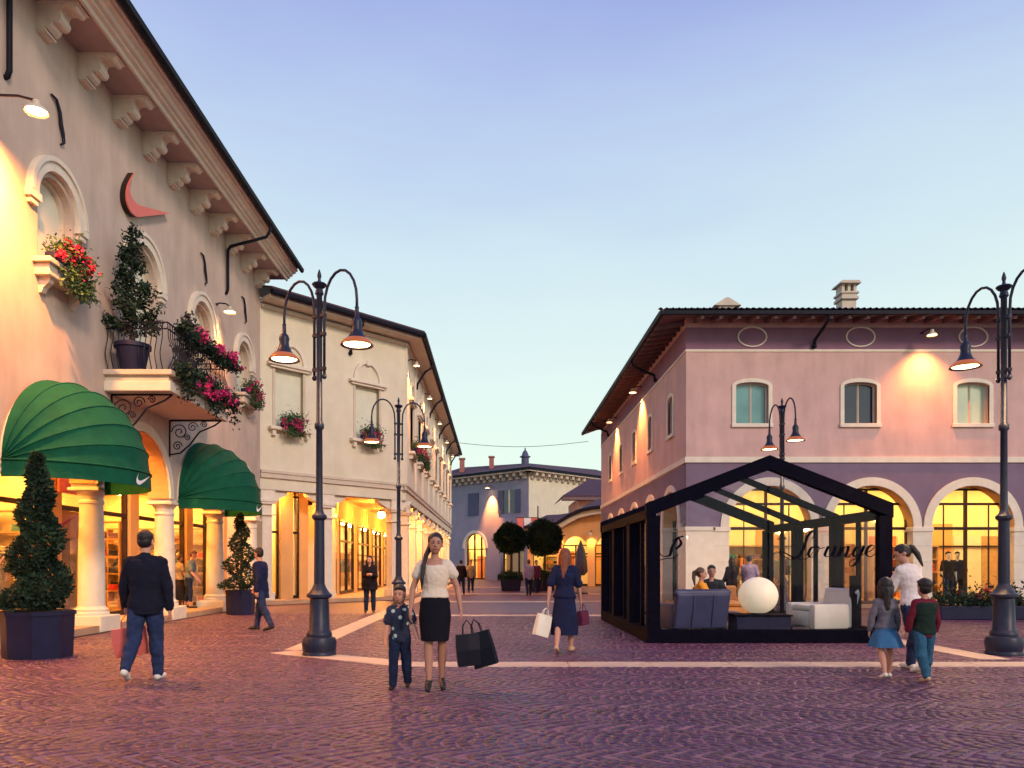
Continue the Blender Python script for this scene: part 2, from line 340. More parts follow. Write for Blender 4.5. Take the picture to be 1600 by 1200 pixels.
def cobbles():
    Wb, st, sag = 1.02, 0.112, 0.33
    P = []; A = []; K = []
    r = np.random.default_rng(3); j = 0
    for b in range(18):
        y0 = 4.7 + b * Wb
        nu = 10
        for k in range(int(30 / st)):
            xk = -15 + k * st + (b % 2) * 0.05
            for i in range(nu):
                u = (i + 0.5 + 0.5 * (k % 2) - .25) / nu * 2 - 1
                x = xk - sag * (1 - u * u); y = y0 + (u * .5 + .5) * Wb
                if x < max(-8.3, -(0.655 * y + .35)) or x > 0.70 * y + .35 or y < 4.9: continue
                if y > 10.9 and y < 11.35 and x > -1.2: continue
                if 2.9 < x < 7.2 and 14.4 < y < 20.3: continue
                K.append(k + b); P.append((x, y)); A.append(math.atan2(-2 * sag * u * 2 / Wb, 1))
    P = np.array(P) + r.normal(0, .006, (len(P), 2)); A = np.array(A) * 0.9 + r.normal(0, .09, len(A))
    n = len(P)
    sx = st * .5 * r.uniform(.81, .86, n); sy = Wb / 10 * .5 * r.uniform(.94, .98, n); h = r.normal(-.002, .0016, n)
    tilt = r.normal(0, .014, (n, 2))
    tone = (np.clip(r.normal(1.0, .20, n), .45, 1.7) * np.where(np.array(K) % 2 == 0, 1.06, .94))[:, None] * (np.array([[1, 1, 1]]) + r.normal(0, .07, (n, 3)))
    def geo(idx):
        m = len(idx); V = np.zeros((m, 8, 3))
        for q, (cx, cyy) in enumerate(((-1, -1), (1, -1), (1, 1), (-1, 1))):
            for lev, (sc, dz) in enumerate(((1.0, -.012), (.90, 0.0))):
                lx = cx * sx[idx] * sc; ly = cyy * sy[idx] * sc
                if lev == 1: lx = lx + r.normal(0, .0025, m); ly = ly + r.normal(0, .0025, m)
                c, s = np.cos(A[idx]), np.sin(A[idx])
                V[:, lev * 4 + q, 0] = P[idx, 0] + lx * c - ly * s
                V[:, lev * 4 + q, 1] = P[idx, 1] + lx * s + ly * c
                V[:, lev * 4 + q, 2] = h[idx] + dz + (tilt[idx, 0] * lx + tilt[idx, 1] * ly if lev else 0)
        return V
    F = [(4, 5, 6, 7), (0, 1, 5, 4), (1, 2, 6, 5), (2, 3, 7, 6), (3, 0, 4, 7)]
    def mk(name, V, tn):
        me = bpy.data.meshes.new(name); m = len(V); off = np.arange(m)[:, None, None] * 8
        Fa = (np.array(F)[None] + off).reshape(-1, 4)
        me.vertices.add(m * 8); me.vertices.foreach_set('co', V.reshape(-1)); me.loops.add(Fa.size); me.loops.foreach_set('vertex_index', Fa.reshape(-1).astype(np.int32))
        me.polygons.add(len(Fa)); me.polygons.foreach_set('loop_start', np.arange(0, Fa.size, 4, dtype=np.int32)); me.update(calc_edges=True)
        at = me.color_attributes.new('tone', 'FLOAT_COLOR', 'POINT')
        c = np.ones((m * 8, 4)); c[:, :3] = np.repeat(tn, 8, 0); at.data.foreach_set('color', c.reshape(-1))
        me.materials.append(MATS['cobble']); return me
    # the 300 stones that show largest (nearest, inside the frame) are objects of their own
    d = np.hypot(P[:, 0], P[:, 1]); vis = (P[:, 1] > 5.36) & (np.abs(P[:, 0] + .02) < P[:, 1] * .655)
    near = np.argsort(np.where(vis, d, 1e9))[:300]; rest = np.setdiff1d(np.arange(n), near)
    o = link('cobblestones', mk('cobblestones', geo(rest), tone[rest]), ground); o['kind'] = 'stuff'
    Vn = geo(near)
    vari = []
    for q in range(14):
        V = Vn[q:q + 1].copy(); V[0, :, :2] -= P[near[q]]
        c, s = math.cos(-A[near[q]]), math.sin(-A[near[q]]); x = V[0, :, 0].copy(); V[0, :, 0] = x * c - V[0, :, 1] * s; V[0, :, 1] = x * s + V[0, :, 1] * c
        vari.append(mk('cobblestone', V, tone[near[q]:near[q] + 1]))
    for q, i in enumerate(near): link('cobblestone', vari[q % 14], ground, TR(P[i, 0], P[i, 1], 0.001 * (q % 3) - .001, A[i]))
cobbles()
jb = MB(); jb.add([(-8.4, 4.8, -.0075), (8.5, 4.8, -.0075), (17, 23.3, -.0075), (-8.4, 23.3, -.0075)], [(0, 1, 2, 3)]); o = link('joint_bed', jb.mesh('joint_bed', 'joint_sand'), ground)

def slab_band(pts, wd, step=1.15):
    root = link('stone_paving_band', None, None, TR(pts[0][0], pts[0][1], 0)); root['kind'] = 'structure'
    for (x0, y0), (x1, y1) in zip(pts, pts[1:]):
        L = math.hypot(x1 - x0, y1 - y0); a = math.atan2(y1 - y0, x1 - x0); n = max(1, round(L / step)); s = L / n
        b = MB(); b.bbox(-s / 2 + .006, s / 2 - .006, -wd / 2, wd / 2, -.03, .006, .004); me = b.mesh('paving_slab', 'stone_slab')
        for i in range(n):
            t = (i + .5) / n; link('paving_slab', me, root, TR(x0 + (x1 - x0) * t, y0 + (y1 - y0) * t, random.uniform(-.002, .002), a))
slab_band([(-1.3, 11.12), (21, 11.12)], .52)
slab_band([(-3.55, 12.75), (-1.3, 11.12)], .50)
slab_band([(-3.35, 13.0), (-3.35, 62)], .50, 1.3)
slab_band([(-3.1, 22.2), (6.3, 22.2)], .55)
slab_band([(-3.1, 31), (6.3, 31)], .6)
slab_band([(-3.1, 39.5), (6.3, 39.5)], .7)
slab_band([(-3.1, 52), (6.3, 52)], .8)
slab_band([(7.6, 11.7), (7.6, 25.2)], .5)

mat('leather_panel', (0.55, 0.16, 0.06), .6, .08, 5)
# =================================================================== shared bits
def Mframe(x, y, rz): return TR(x, y, 0, rz)
def downpipe(M, u, zt, zb, dg, parent, r=.05, name='downpipe'):
    b = MB(M); b.tube([(u, dg, zt), (u, dg, zt - .12), (u, dg + .12, zt - .32), (u, -.16, zt - .62), (u, -.08, zt - .75), (u, -.08, zb + .1), (u, -.04, zb), (u, .05, zb - .04)], r, 8)
    return part(name, b, 'gutter', parent, True)
def swan_pipe(M, u, zt, zb, dg, parent):              # short S-shaped pipe from gutter to wall
    b = MB(M); b.tube([(u, dg, zt), (u, dg + .03, zt - .2), (u - .05, dg * .6, zt - .4), (u - .08, -.12, zb + .2), (u - .08, -.09, zb)], .055, 8); b.ell(M and (u - .08, -.07, zb) or (u, 0, zb), .085, .085, .085)
    part('downpipe', b, 'gutter', parent, True)
def wall_lamp(M, u, z, proj, label, energy, tilt=0.0, size=.16, group='wall lamps washing the facades', blend=.8, cone=95):
    root = link('wall_lamp', None, None, M @ TR(u, 0, z)); tag(root, label, 'wall lamp', group)
    b = MB(); b.tube([(0, .03, .18), (0, -.12, .22), (0, -proj * .7, .20), (0, -proj, .12)], .022, 8); b.lathe([(.0, -.02), (.06, -.02), (.06, .02), (.0, .02)], (0, -.01, .18), 12)
    lpart('arm', b, 'dark_metal', root, True, 40)
    b = MB(); b.lathe([(.03, .13), (.055, .12), (.06, .05), (size * .75, .0), (size, -.06), (size * .98, -.075), (size * .7, -.01), (.05, .04)], (0, -proj, 0), 20)
    lpart('lamp_shade', b, 'stone_trim', root, True, 40)
    b = MB(); b.lathe([(.0, -.045), (size * .9, -.045), (size * .86, -.03), (0, -.02)], (0, -proj, 0), 20); lpart('lamp_glass', b, 'spot_disc', root)
    mw = W(root) @ Matrix.Translation((0, -proj, -.09)) @ Matrix.Rotation(tilt, 4, 'X')
    light('lamp_light', 'SPOT', energy, (1.0, .33, .07), mw, root, spot_size=R(cone), spot_blend=blend, shadow_soft_size=.08)
    return root
def shop_room(M, parent, u0, u1, d0, d1, z0, z1, wallm='shop_wall', lights=2, lm='shop_light', lsz=(.8, .35)):
    b = MB(M); b.box(u0, u1, d1, d1 + .1, z0, z1); part('shop_back_wall', b, wallm, parent)
    b = MB(M); b.box(u0, u1, d0, d1, z0 - .1, z0); part('shop_floor', b, 'shop_floor', parent)
    b = MB(M); b.box(u0, u1, d0, d1, z1, z1 + .08); part('shop_ceiling', b, wallm, parent)
    for u in (u0, u1): b = MB(M); b.box(u - .04, u + .04, d0 + .01, d1, z0, z1); part('shop_side_wall', b, wallm, parent)
    npan = max(3, int((u1 - u0) / 1.1)); pm = ['shop_wall', 'shelf_wood', 'stone_white', 'stucco_orange', 'shop_wall', 'leather_panel']
    for i in range(npan):
        a, c = u0 + .06 + (u1 - u0 - .12) * i / npan, u0 + .06 + (u1 - u0 - .12) * (i + 1) / npan
        b = MB(M); b.box(a + .03, c - .03, d1 - .04, d1 - .001, z0 + .02, z0 + 2.5 + .5 * ((i * 7) % 3 == 0)); part('wall_panel', b, pm[(i * 5 + int(u0)) % 6], parent)
    b = MB(M); b.box(u0 + .05, u1 - .05, d1 - .10, d1 - .041, z0 + 2.05, z0 + 2.12); part('wall_rail', b, 'frame_dark', parent)
    for i in range(lights):
        u = u0 + (u1 - u0) * (i + .5) / lights
        for d in (d0 + (d1 - d0) * .3, d0 + (d1 - d0) * .72):
            b = MB(M); b.box(u - lsz[0] / 2, u + lsz[0] / 2, d - lsz[1] / 2, d + lsz[1] / 2, z1 - .05, z1 - .004); part('ceiling_light', b, lm, parent)
def shopfront(M, parent, u0, u1, d, z0, z1, n, ztr, door=None, fm='frame_dark', fw=.07):
    root = part('shopfront', MB(M).box(u0, u1, d - .05, d + .05, z1 - .08, z1), fm, parent)
    part('transom', MB(M).box(u0, u1, d - .05, d + .05, ztr - .05, ztr + .05), fm, root); part('bottom_rail', MB(M).box(u0, u1, d - .06, d + .06, z0, z0 + .12), fm, root)
    for i in range(n + 1):
        u = u0 + (u1 - u0) * i / n; part('mullion', MB(M).box(u - fw / 2, u + fw / 2, d - .065, d + .065, z0 + .001, z1 + .002), fm, root)
    for i in range(n):
        a, b_ = u0 + (u1 - u0) * i / n + fw / 2, u0 + (u1 - u0) * (i + 1) / n - fw / 2
        part('pane', MB(M).box(a, b_, d - .006, d + .006, z0 + .12, ztr - .05), 'glass', root); part('pane', MB(M).box(a, b_, d - .006, d + .006, ztr + .05, z1 - .08), 'glass', root)
    return root
COLPROF = [(0, 0), (.0, 0), (.36, 0.0), (.36, .05), (.33, .09), (.34, .13), (.30, .17), (.275, .20), (.265, 1.2), (.235, 2.42), (.26, 2.44), (.26, 2.49), (.24, 2.51), (.24, 2.60), (.29, 2.66), (.31, 2.70), (0, 2.70)]
def swoosh_pts(n=12):        # outline of the tick emblem, unit box (x 0..1, z 0..0.42)
    import itertools
    top = [(.16, .42), (.09, .30), (.075, .21), (.11, .155), (.19, .14), (.32, .165), (1.0, .40)]
    bot = [(1.0, .40), (.32, .055), (.20, .005), (.09, .0), (.02, .045), (.0, .13), (.04, .25), (.16, .42)]
    def cat(p):
        o = []
        for i in range(len(p) - 1):
            p0, p1, p2, p3 = p[max(i - 1, 0)], p[i], p[i + 1], p[min(i + 2, len(p) - 1)]
            for k in range(5):
                t = k / 5; o.append(tuple(.5 * (2 * p1[a] + (p2[a] - p0[a]) * t + (2 * p0[a] - 5 * p1[a] + 4 * p2[a] - p3[a]) * t * t + (3 * p1[a] - p0[a] - 3 * p2[a] + p3[a]) * t ** 3) for a in (0, 1)))
        return o
    return cat(top), cat(bot)

# =================================================================== LEFT PALACE (arcade, balcony, corbelled eave)
ML = Mframe(-8.6, 0, R(90))                       # local x = world Y, local y = depth into the building
pal = thing('arcade_palace', 'tall beige building on the left with arcade, balcony and scroll corbels under the eave', 'building', (-8.6, 18, 0))
CEN = [11.3, 15.0, 18.7, 22.4, 26.1]
b = MB(ML); b.wall(8.9, 28.0, 3.2, 5.2, [(c, 1.5, 3.2, 3.2, 1.5) for c in CEN], 0, .55)
b.wall(8.9, 28.0, 5.2, 12.0, [(11.3, .6, 7.2, 8.35, .6), (15.0, .6, 7.2, 8.35, .6), (18.7, .72, 5.74, 8.4, .72), (22.4, .72, 7.0, 8.35, .66), (26.1, .6, 7.2, 8.35, .6)], 0, .4)
b.box(27.6, 28.0, .551, 9, 0, 12.0); b.box(8.9, 9.2, .551, 9, 0, 12.0); b.box(9.2, 27.6, 8.7, 9, 0, 12); b.box(9.2, 27.6, .3, 8.7, 11.9, 12.0)
part('wall', b, 'stucco_beige', pal)
for c in CEN:
    part('arch_trim', MB(ML).arch(c, 3.2, 1.50, 1.72, -.05, .03, 28), 'stone_white', pal)
    part('arch_soffit', MB(ML).arch(c, 3.2, 1.485, 1.499, .02, .56, 28), 'stucco_orange', pal)
colm = None
for u in [13.15, 16.85, 20.55, 24.25, 27.7]:
    if colm is None:
        b = MB(); b.lathe(COLPROF, (0, 0, .35), 28); b.lathe([(0, 3.05), (.0, 3.05)], (0, 0, 0), 4) if False else None
        colm = b.mesh('column', 'stone_white', True, 35)
        p = MB(); p.bbox(-.43, .43, -.43, .43, 0, .35, .02); plm = p.mesh('plinth', 'stone_white')
        a = MB(); a.bbox(-.36, .36, -.34, .34, 3.05, 3.12, .015); a.box(-.31, .31, -.28, .28, 3.12, 3.2); abm = a.mesh('abacus', 'stone_white')
    co = link('column', colm, pal, ML @ TR(u, .275, 0)); link('plinth', plm, co, ML @ TR(u, .275, 0)); link('abacus', abm, co, ML @ TR(u, .275, 0))
# eave: soffit, cornice, gutter, roof
prof = [(0.02, 12.0), (-.85, 12.0), (-.85, 11.94), (-.93, 11.94), (-.96, 12.02), (-1.08, 12.05), (-1.08, 12.11), (-1.20, 12.13), (-1.24, 12.22), (-1.38, 12.25), (-1.38, 12.31), (-1.48, 12.33), (-1.48, 12.42), (.02, 12.42)]
prof = [(-.85 + (d + .85) * .68 if d < -.85 else d, 12 + (z - 12) * .88 if z > 12 else z) for d, z in prof]
part('cornice', MB(ML).prism(prof, 'x', 8.9, 28.35), 'stone_white', pal)
part('eave_soffit', MB(ML).box(8.9, 28.3, -.849, -.02, 11.985, 11.997), 'soffit', pal)
gp = [(-1.46, 12.44), (-1.50, 12.34), (-1.58, 12.30), (-1.67, 12.34), (-1.70, 12.46), (-1.66, 12.46), (-1.64, 12.38), (-1.58, 12.35), (-1.52, 12.38), (-1.49, 12.46)]
gp = [(-.93 + (d + .85) * .68, 12 + (z - 12) * .85) for d, z in gp]
part('gutter', MB(ML).prism(gp, 'x', 8.9, 28.4), 'gutter', pal)
part('roof', MB(ML).prism([(-1.35, 12.38), (4.5, 14.3), (4.5, 14.42), (-1.35, 12.46)], 'x', 8.9, 28.35), 'roof_tile', pal)
cp = [(.05, 12.0), (-.85, 12.0), (-.86, 11.90), (-.82, 11.83), (-.76, 11.82), (-.71, 11.86), (-.66, 11.90), (-.58, 11.90), (-.52, 11.86), (-.49, 11.79), (-.50, 11.72), (-.53, 11.66), (-.52, 11.58), (-.47, 11.52), (-.40, 11.50), (-.36, 11.53), (-.33, 11.50), (-.30, 11.42), (-.22, 11.37), (-.17, 11.38), (-.16, 11.32), (-.11, 11.27), (.05, 11.26)]
cp = [(d * .88, 12 - (12 - z) * .78) for d, z in cp]
b = MB(); b.prism(cp, 'x', -.165, .165); b.box(-.205, .205, -.80, .03, 11.94, 11.984); b.box(-.19, .19, -.17, .03, 11.45, 11.485)
cbm = b.mesh('corbel', 'stone_white')
for k in range(14): link('corbel', cbm, pal, ML @ TR(27.5 - 1.44 * k, 0, 0))
# windows: blank cream shutters in arched recesses with hoods
def pal_window(c, hw, zb, zs, rise, sill=True, m='blank_shutter'):
    n = 14; pts = [(c - hw, zb)] + [(c - hw * math.cos(math.pi * i / n), zs + rise * math.sin(math.pi * i / n)) for i in range(n + 1)] + [(c + hw, zb)]
    wi = part('window', MB(ML).prism(pts, 'y', .24, .30), m, pal)
    h = MB(ML).arch(c, zs, hw + .10, hw + .33, -.10, .06, 24); h.arch(c, zs, hw + .28, hw + .37, -.14, .0, 24)
    for s in (-1, 1): h.box(c + s * (hw + .23) - .17, c + s * (hw + .23) + .17, -.13, .04, zs - .14, zs); h.box(c + s * (hw + .23) - .11, c + s * (hw + .23) + .11, -.09, .04, zs - .24, zs - .14)
    part('hood', h, 'stone_white', wi)
    part('frame', MB(ML).arch(c, zs, hw - .06, hw, .15, .25, 20, legs=zs - zb), 'stone_trim', wi)
    if sill:
        s_ = MB(ML); s_.bbox(c - .78, c + .78, -.34, .05, zb - .12, zb - .02, .015); s_.bbox(c - .70, c + .70, -.28, .03, zb - .34, zb - .12, .02)
        for e in (-.5, .5): s_.prism([(.03, zb - .34), (-.22, zb - .34), (-.2, zb - .44), (-.10, zb - .52), (-.06, zb - .62), (.03, zb - .64)], 'x', c + e - .07, c + e + .07)
        part('sill', s_, 'stone_trim', wi)
pal_window(15.0, .6, 7.2, 8.35, .6); pal_window(26.1, .6, 7.2, 8.35, .6); pal_window(22.4, .66, 7.0, 8.35, .66)
pal_window(18.7, .72, 5.74, 8.4, .72, sill=False)
# iron wall anchors
for u in (15.0, 22.5, 26.1):
    b = MB(ML); b.tube([(u - .20, -.03, 10.52), (u - .06, -.05, 10.50), (u + .06, -.05, 10.32), (u + .10, -.05, 10.1), (u + .17, -.05, 9.95), (u + .20, -.05, 9.80), (u + .12, -.03, 9.72)], [.02, .03, .035, .04, .035, .03, .018], 8)
    part('wall_anchor', b, 'dark_metal', pal, True)
downpipe(ML, 13.45, 12.2, 10.0, -1.42, pal); downpipe(ML, 24.4, 12.2, 10.1, -1.42, pal)
# coral emblem with dark edge standing off the wall
tp, bt = swoosh_pts()
pts = bt + [p for p in tp][1:]
def emblem(name, M, u, z, s, d0, d1, m, parent):
    n = min(len(tp), len(bt)); up = tp; lo = bt[::-1]
    def samp(p, t): x = t * (len(p) - 1); i = min(int(x), len(p) - 2); f = x - i; return tuple(p[i][a] * (1 - f) + p[i + 1][a] * f for a in (0, 1))
    N = 26; vs = []; fs = []
    for i in range(N + 1):
        for q in (samp(up, i / N), samp(lo, i / N)): vs += [(u + q[0] * s, d0, z + q[1] * s), (u + q[0] * s, d1, z + q[1] * s)]
    for i in range(N):
        a = 4 * i; fs += [(a, a + 4, a + 6, a + 2), (a + 1, a + 3, a + 7, a + 5), (a, a + 1, a + 5, a + 4), (a + 2, a + 6, a + 7, a + 3)]
    return part(name, MB(M).add(vs, fs), m, parent)
emb = thing('wall_emblem', 'large coral tick emblem fixed to the beige wall above the balcony', 'emblem', (-8.55, 18.7, 9.7))
emblem('face', ML, 17.55, 9.62, 2.35, -.16, -.13, 'coral', emb); emblem('backing', ML, 17.55, 9.62, 2.35, -.128, .02, 'frame_dark', emb)
# ground floor portico and shops
b = MB(ML); b.box(9.2, 27.6, -.12, 1.3, 0, .15); part('portico_floor', b, 'portico_floor', pal)
part('portico_ceiling', MB(ML).box(9.2, 27.6, .552, 1.2, 4.95, 5.02), 'stucco_orange', pal)
part('portico_beam', MB(ML).box(9.2, 27.6, 1.1, 1.3, 3.9, 4.95), 'stucco_orange', pal)
for u in (9.45, 13.15, 16.85, 20.55, 24.25, 27.5):
    part('pier', MB(ML).box(u - .24, u + .24, 1.06, 1.32, .15, 3.9), 'stucco_orange', pal)
for i, (a, c) in enumerate(((9.75, 12.85), (13.45, 16.55), (17.15, 20.25), (20.85, 23.95), (24.55, 27.2))):
    shopfront(ML, pal, a, c, 1.2, .15, 3.9, 2, 2.75)
shop_room(ML, pal, 9.3, 18.6, 1.35, 5.6, .151, 3.95, lights=5, lm='arcade_light'); shop_room(ML, pal, 18.75, 27.5, 1.35, 5.6, .151, 3.95, lights=5, lm='arcade_light')
for c in CEN:
    b = MB(ML); b.lathe([(0, 0), (.12, 0), (.16, -.02), (.16, -.10), (0, -.12)], (c, .85, 4.95), 16); part('portico_lamp', b, 'portico_light', pal)

# awnings: hooped dome of green fabric panels
def awning(c, label):
    root = thing('dome_awning', label, 'awning', (-8.6, c, 2.95), 0, 'green dome awnings over the arcade')
    r, dz, dd, z0 = 1.74, 1.74, 1.62, 3.27
    def pt(t, ph, k=1.0): return (c - r * math.cos(t) * k, -.06 - dd * math.sin(t) * math.cos(ph) * k, z0 + dz * math.sin(t) * math.sin(ph) * k)
    NB = 6; NT = 28
    for bnd in range(NB):
        p0, p1 = math.pi / 2 * (1 - bnd / NB), math.pi / 2 * (1 - (bnd + 1) / NB); vs = []; fs = []; NS = 6
        for j in range(NS + 1):
            ph = p0 + (p1 - p0) * j / NS; k = 1 - .017 * math.sin(math.pi * j / NS)
            for i in range(NT + 1): vs.append(pt(math.pi * i / NT, ph, k))
        for j in range(NS):
            for i in range(NT): a = j * (NT + 1) + i; fs.append((a, a + 1, a + NT + 2, a + NT + 1))
        part('fabric_panel', MB(ML).add(vs, fs), 'awning_green', root, True)
        if bnd: part('hoop', MB(ML).tube([pt(math.pi * i / NT, p0, 1.002) for i in range(NT + 1)], .011, 6), 'awning_green', root, True)
    vs = []; fs = []
    for i in range(NT + 1):
        p = pt(math.pi * i / NT, 0); q = pt(math.pi * i / NT, 0, 1.01); vs += [p, (q[0], q[1], z0 - .30 + .0 * i)]
    for i in range(NT): a = 2 * i; fs.append((a, a + 1, a + 3, a + 2))
    va = part('valance', MB(ML).add(vs, fs), 'awning_green', root, True)
    part('rim_bar', MB(ML).tube([pt(math.pi * i / NT, 0, 1.008) for i in range(NT + 1)], .02, 6), 'awning_green', root, True)
    # white tick on the valance
    up, lo = tp, bt[::-1]
    def samp(p, t): x = t * (len(p) - 1); i = min(int(x), len(p) - 2); f = x - i; return tuple(p[i][a] * (1 - f) + p[i + 1][a] * f for a in (0, 1))
    vs = []; fs = []; N = 20; s = .60; t0 = math.pi * .455
    for i in range(N + 1):
        for q in (samp(up, i / N), samp(lo, i / N)):
            t = t0 + q[0] * s / 1.70; p = pt(t, 0, 1.018); vs.append((p[0], p[1], z0 - .27 + q[1] * s * .95))
    for i in range(N): a = 2 * i; fs.append((a, a + 2, a + 3, a + 1))
    part('tick_emblem', MB(ML).add(vs, fs), 'white_paint', va)
awning(15.0, 'large green dome awning nearest the camera, white tick on its valance')
awning(22.4, 'smaller looking green dome awning beyond the balcony, white tick on valance')

# balcony
bal = thing('balcony', 'stone balcony with bowed black iron railing and scroll brackets on the left building', 'balcony', (-8.6, 18.7, 5.3))
A, B_, D = 16.85, 20.5, 1.45
b = MB(ML); b.bbox(A - .04, B_ + .04, -D - .04, .02, 5.62, 5.74, .02); b.box(A + .05, B_ - .05, -D + .05, .02, 5.50, 5.62); part('slab_top', b, 'stone_trim', bal)
b = MB(ML); b.bbox(A, B_, -D, .02, 5.27, 5.50, .025); part('slab', b, 'stone_white', bal)
def bracket(u):
    b = MB(ML); path = [(u, -.02, 4.35), (u, -.3, 4.40), (u, -.55, 4.62), (u, -.8, 4.95), (u, -1.2, 5.12), (u, -1.36, 5.24)]
    b.tube(path, .022, 6); b.tube([(u, -.02, 4.3), (u, -.02, 5.25)], .022, 6); b.tube([(u, -.02, 5.25), (u, -1.38, 5.25)], .022, 6)
    for (cx, cz, r0, sg) in ((-.28, 4.95, .22, 1), (-.62, 5.08, .14, -1), (-.92, 5.14, .09, 1), (-.22, 4.58, .13, -1), (-.48, 4.80, .09, 1)):
        b.tube([(u, cx + sg * r0 * (1 - t / 22) * math.cos(t * .55), cz + r0 * (1 - t / 22) * math.sin(t * .55)) for t in range(20)], .014, 5)
    part('scroll_bracket', b, 'dark_metal', bal, True)
bracket(17.15); bracket(20.2)
def balus(u, d, nx, ny):    # bowed bar
    b = MB(ML); pr = [(0, 5.74), (.02, 5.80), (.10, 5.95), (.13, 6.10), (.09, 6.25), (.02, 6.45), (0, 6.8)]
    b.tube([(u + nx * o, d + ny * o, z) for o, z in pr], .011, 5); part('baluster', b, 'dark_metal', bal, True)
for i in range(31): balus(A + .08 + i * (B_ - A - .16) / 30, -D + .09, 0, -1)
for i in range(11):
    balus(A + .08, -D + .2 + i * .12, -1, 0); balus(B_ - .08, -D + .2 + i * .12, 1, 0)
b = MB(ML)
for z in (6.8, 6.66): b.tube([(A + .08, 0, z), (A + .08, -D + .09, z), (B_ - .08, -D + .09, z), (B_ - .08, 0, z)], .018, 6)
part('handrail', b, 'dark_metal', bal)

# wall lamps on the palace
wall_lamp(ML, 12.7, 9.0, 1.0, 'lit wall lamp at the left edge of the picture on the beige wall', 3000, R(10), .19, cone=160, blend=1)
wall_lamp(ML, 23.6, 9.29, .42, 'lit wall lamp between the balcony and the second building', 650, R(10), .19, cone=90, blend=1)
# =================================================================== SECOND BUILDING (angled front + street side)
MA = Mframe(-8.62, 28.06, R(46.8)); LA = 6.9
cx, cyy = -8.62 + LA * math.cos(R(46.8)), 28.06 + LA * math.sin(R(46.8))
MS = Mframe(cx, cyy, R(90)); LS = 34.0
b2 = thing('cream_corner_building', 'cream building with portico and angled front beyond the left palace', 'building', (cx, cyy, 0))
SW = [2.2 + 3.6 * k for k in range(9)]
b = MB(MA); b.wall(.0, LA, 4.25, 11.05, [(1.2, .6, 6.6, 8.85, 0), (4.85, .6, 6.6, 8.85, 0)], 0, .4); part('wall', b, 'stucco_cream', b2)
b = MB(MS); b.wall(0, LS, 4.25, 11.05, [(u, .6, 6.6, 8.85, 0) for u in SW], 0, .4); b.box(LS - .4, LS, .401, 9, 0, 11.05); part('wall', b, 'stucco_cream', b2)
for M, L in ((MA, LA), (MS, LS)):
    e = .0 if M is MA else -.25
    b = MB(M); b.box(e - (0.02 if M is MS else 0), L + (.06 if M is MA else 0), -.10, .02, 4.86, 4.96); b.box(e, L + .03, -.06, .02, 4.76, 4.86); b.box(e, L + .04, -.085, .02, 4.68, 4.76); part('string_course', b, 'stone_trim', b2)
    b = MB(M); b.prism([(.0, 11.05), (-.12, 11.02), (-.16, 10.9), (.0, 10.86)], 'x', .02, L - .02); part('cornice_moulding', b, 'stone_trim', b2)
# eave sheets follow both fronts and meet in a mitre at the corner
def mitre(dist, z):        # points of the front line offset outward by dist: start, corner, end
    nA = Vector((math.sin(R(46.8)), -math.cos(R(46.8)), 0)); dA = Vector((math.cos(R(46.8)), math.sin(R(46.8)), 0)); P0 = Vector((-8.62, 28.06, 0)); C = P0 + dA * LA
    x = C.x + dist; q = P0 + nA * dist; t = (x - q.x) / dA.x; K = q + dA * t
    return [Vector((q.x, q.y, z)) - dA * .0, Vector((K.x, K.y, z)), Vector((x, C.y + LS + .6, z))]
def ribbon(name, rings, m):
    vs = [p for r in rings for p in r]; fs = []; n = 3; k = len(rings)
    for i in range(k):
        j = (i + 1) % k
        for q in range(2): fs.append((i * n + q, i * n + q + 1, j * n + q + 1, j * n + q))
    fs.append(tuple(i * n for i in range(k))); fs.append(tuple(i * n + 2 for i in range(k)))
    return part(name, MB().add(vs, fs), m, b2)
ribbon('eave_soffit', [mitre(-.05, 11.06), mitre(.72, 11.10), mitre(.72, 11.22), mitre(-.05, 11.22)], 'stone_trim')
ribbon('gutter', [mitre(.70, 11.23), mitre(.84, 11.16), mitre(.92, 11.24), mitre(.92, 11.36), mitre(.70, 11.36)], 'gutter')
ribbon('roof', [mitre(.86, 11.37), mitre(.86, 11.45), mitre(-4, 12.9), mitre(-4, 12.8)], 'roof_tile')
def b2_window(M, c):
    zb, zt, hw = 6.6, 8.85, .6
    wi = part('window', MB(M).box(c - hw, c + hw, .16, .2, zb, zt), 'blank_shutter', b2)
    f = MB(M); f.box(c - hw - .10, c - hw, -.03, .16, zb, zt); f.box(c + hw, c + hw + .10, -.03, .16, zb, zt); part('frame', f, 'stone_trim', wi)
    h = MB(M); h.bbox(c - .95, c + .95, -.20, .02, zt + .02, zt + .14, .02); h.box(c - .82, c + .82, -.12, .02, zt - .06, zt + .02)
    h.arch(c, zt + .14, .58, .72, -.09, .02, 18, rise=1.25); h.bbox(c - .09, c + .09, -.13, .02, zt + .80, zt + 1.02, .02); part('hood', h, 'stone_white', wi)
    s_ = MB(M); s_.bbox(c - .90, c + .90, -.26, .02, zb - .13, zb - .01, .02)
    for e in (-.7, .7): s_.box(c + e - .07, c + e + .07, -.16, .02, zb - .34, zb - .13)
    part('sill', s_, 'stone_white', wi)
for c in (1.2, 4.85): b2_window(MA, c)
for c in SW: b2_window(MS, c)
for u in [.15] + [SW[k] + 1.8 for k in range(9)]:      # upper pilasters on the street side
    if u < LS: part('pilaster', MB(MS).box(u - .18, u + .18, -.07, .02, 4.97, 10.86), 'stone_white', b2)
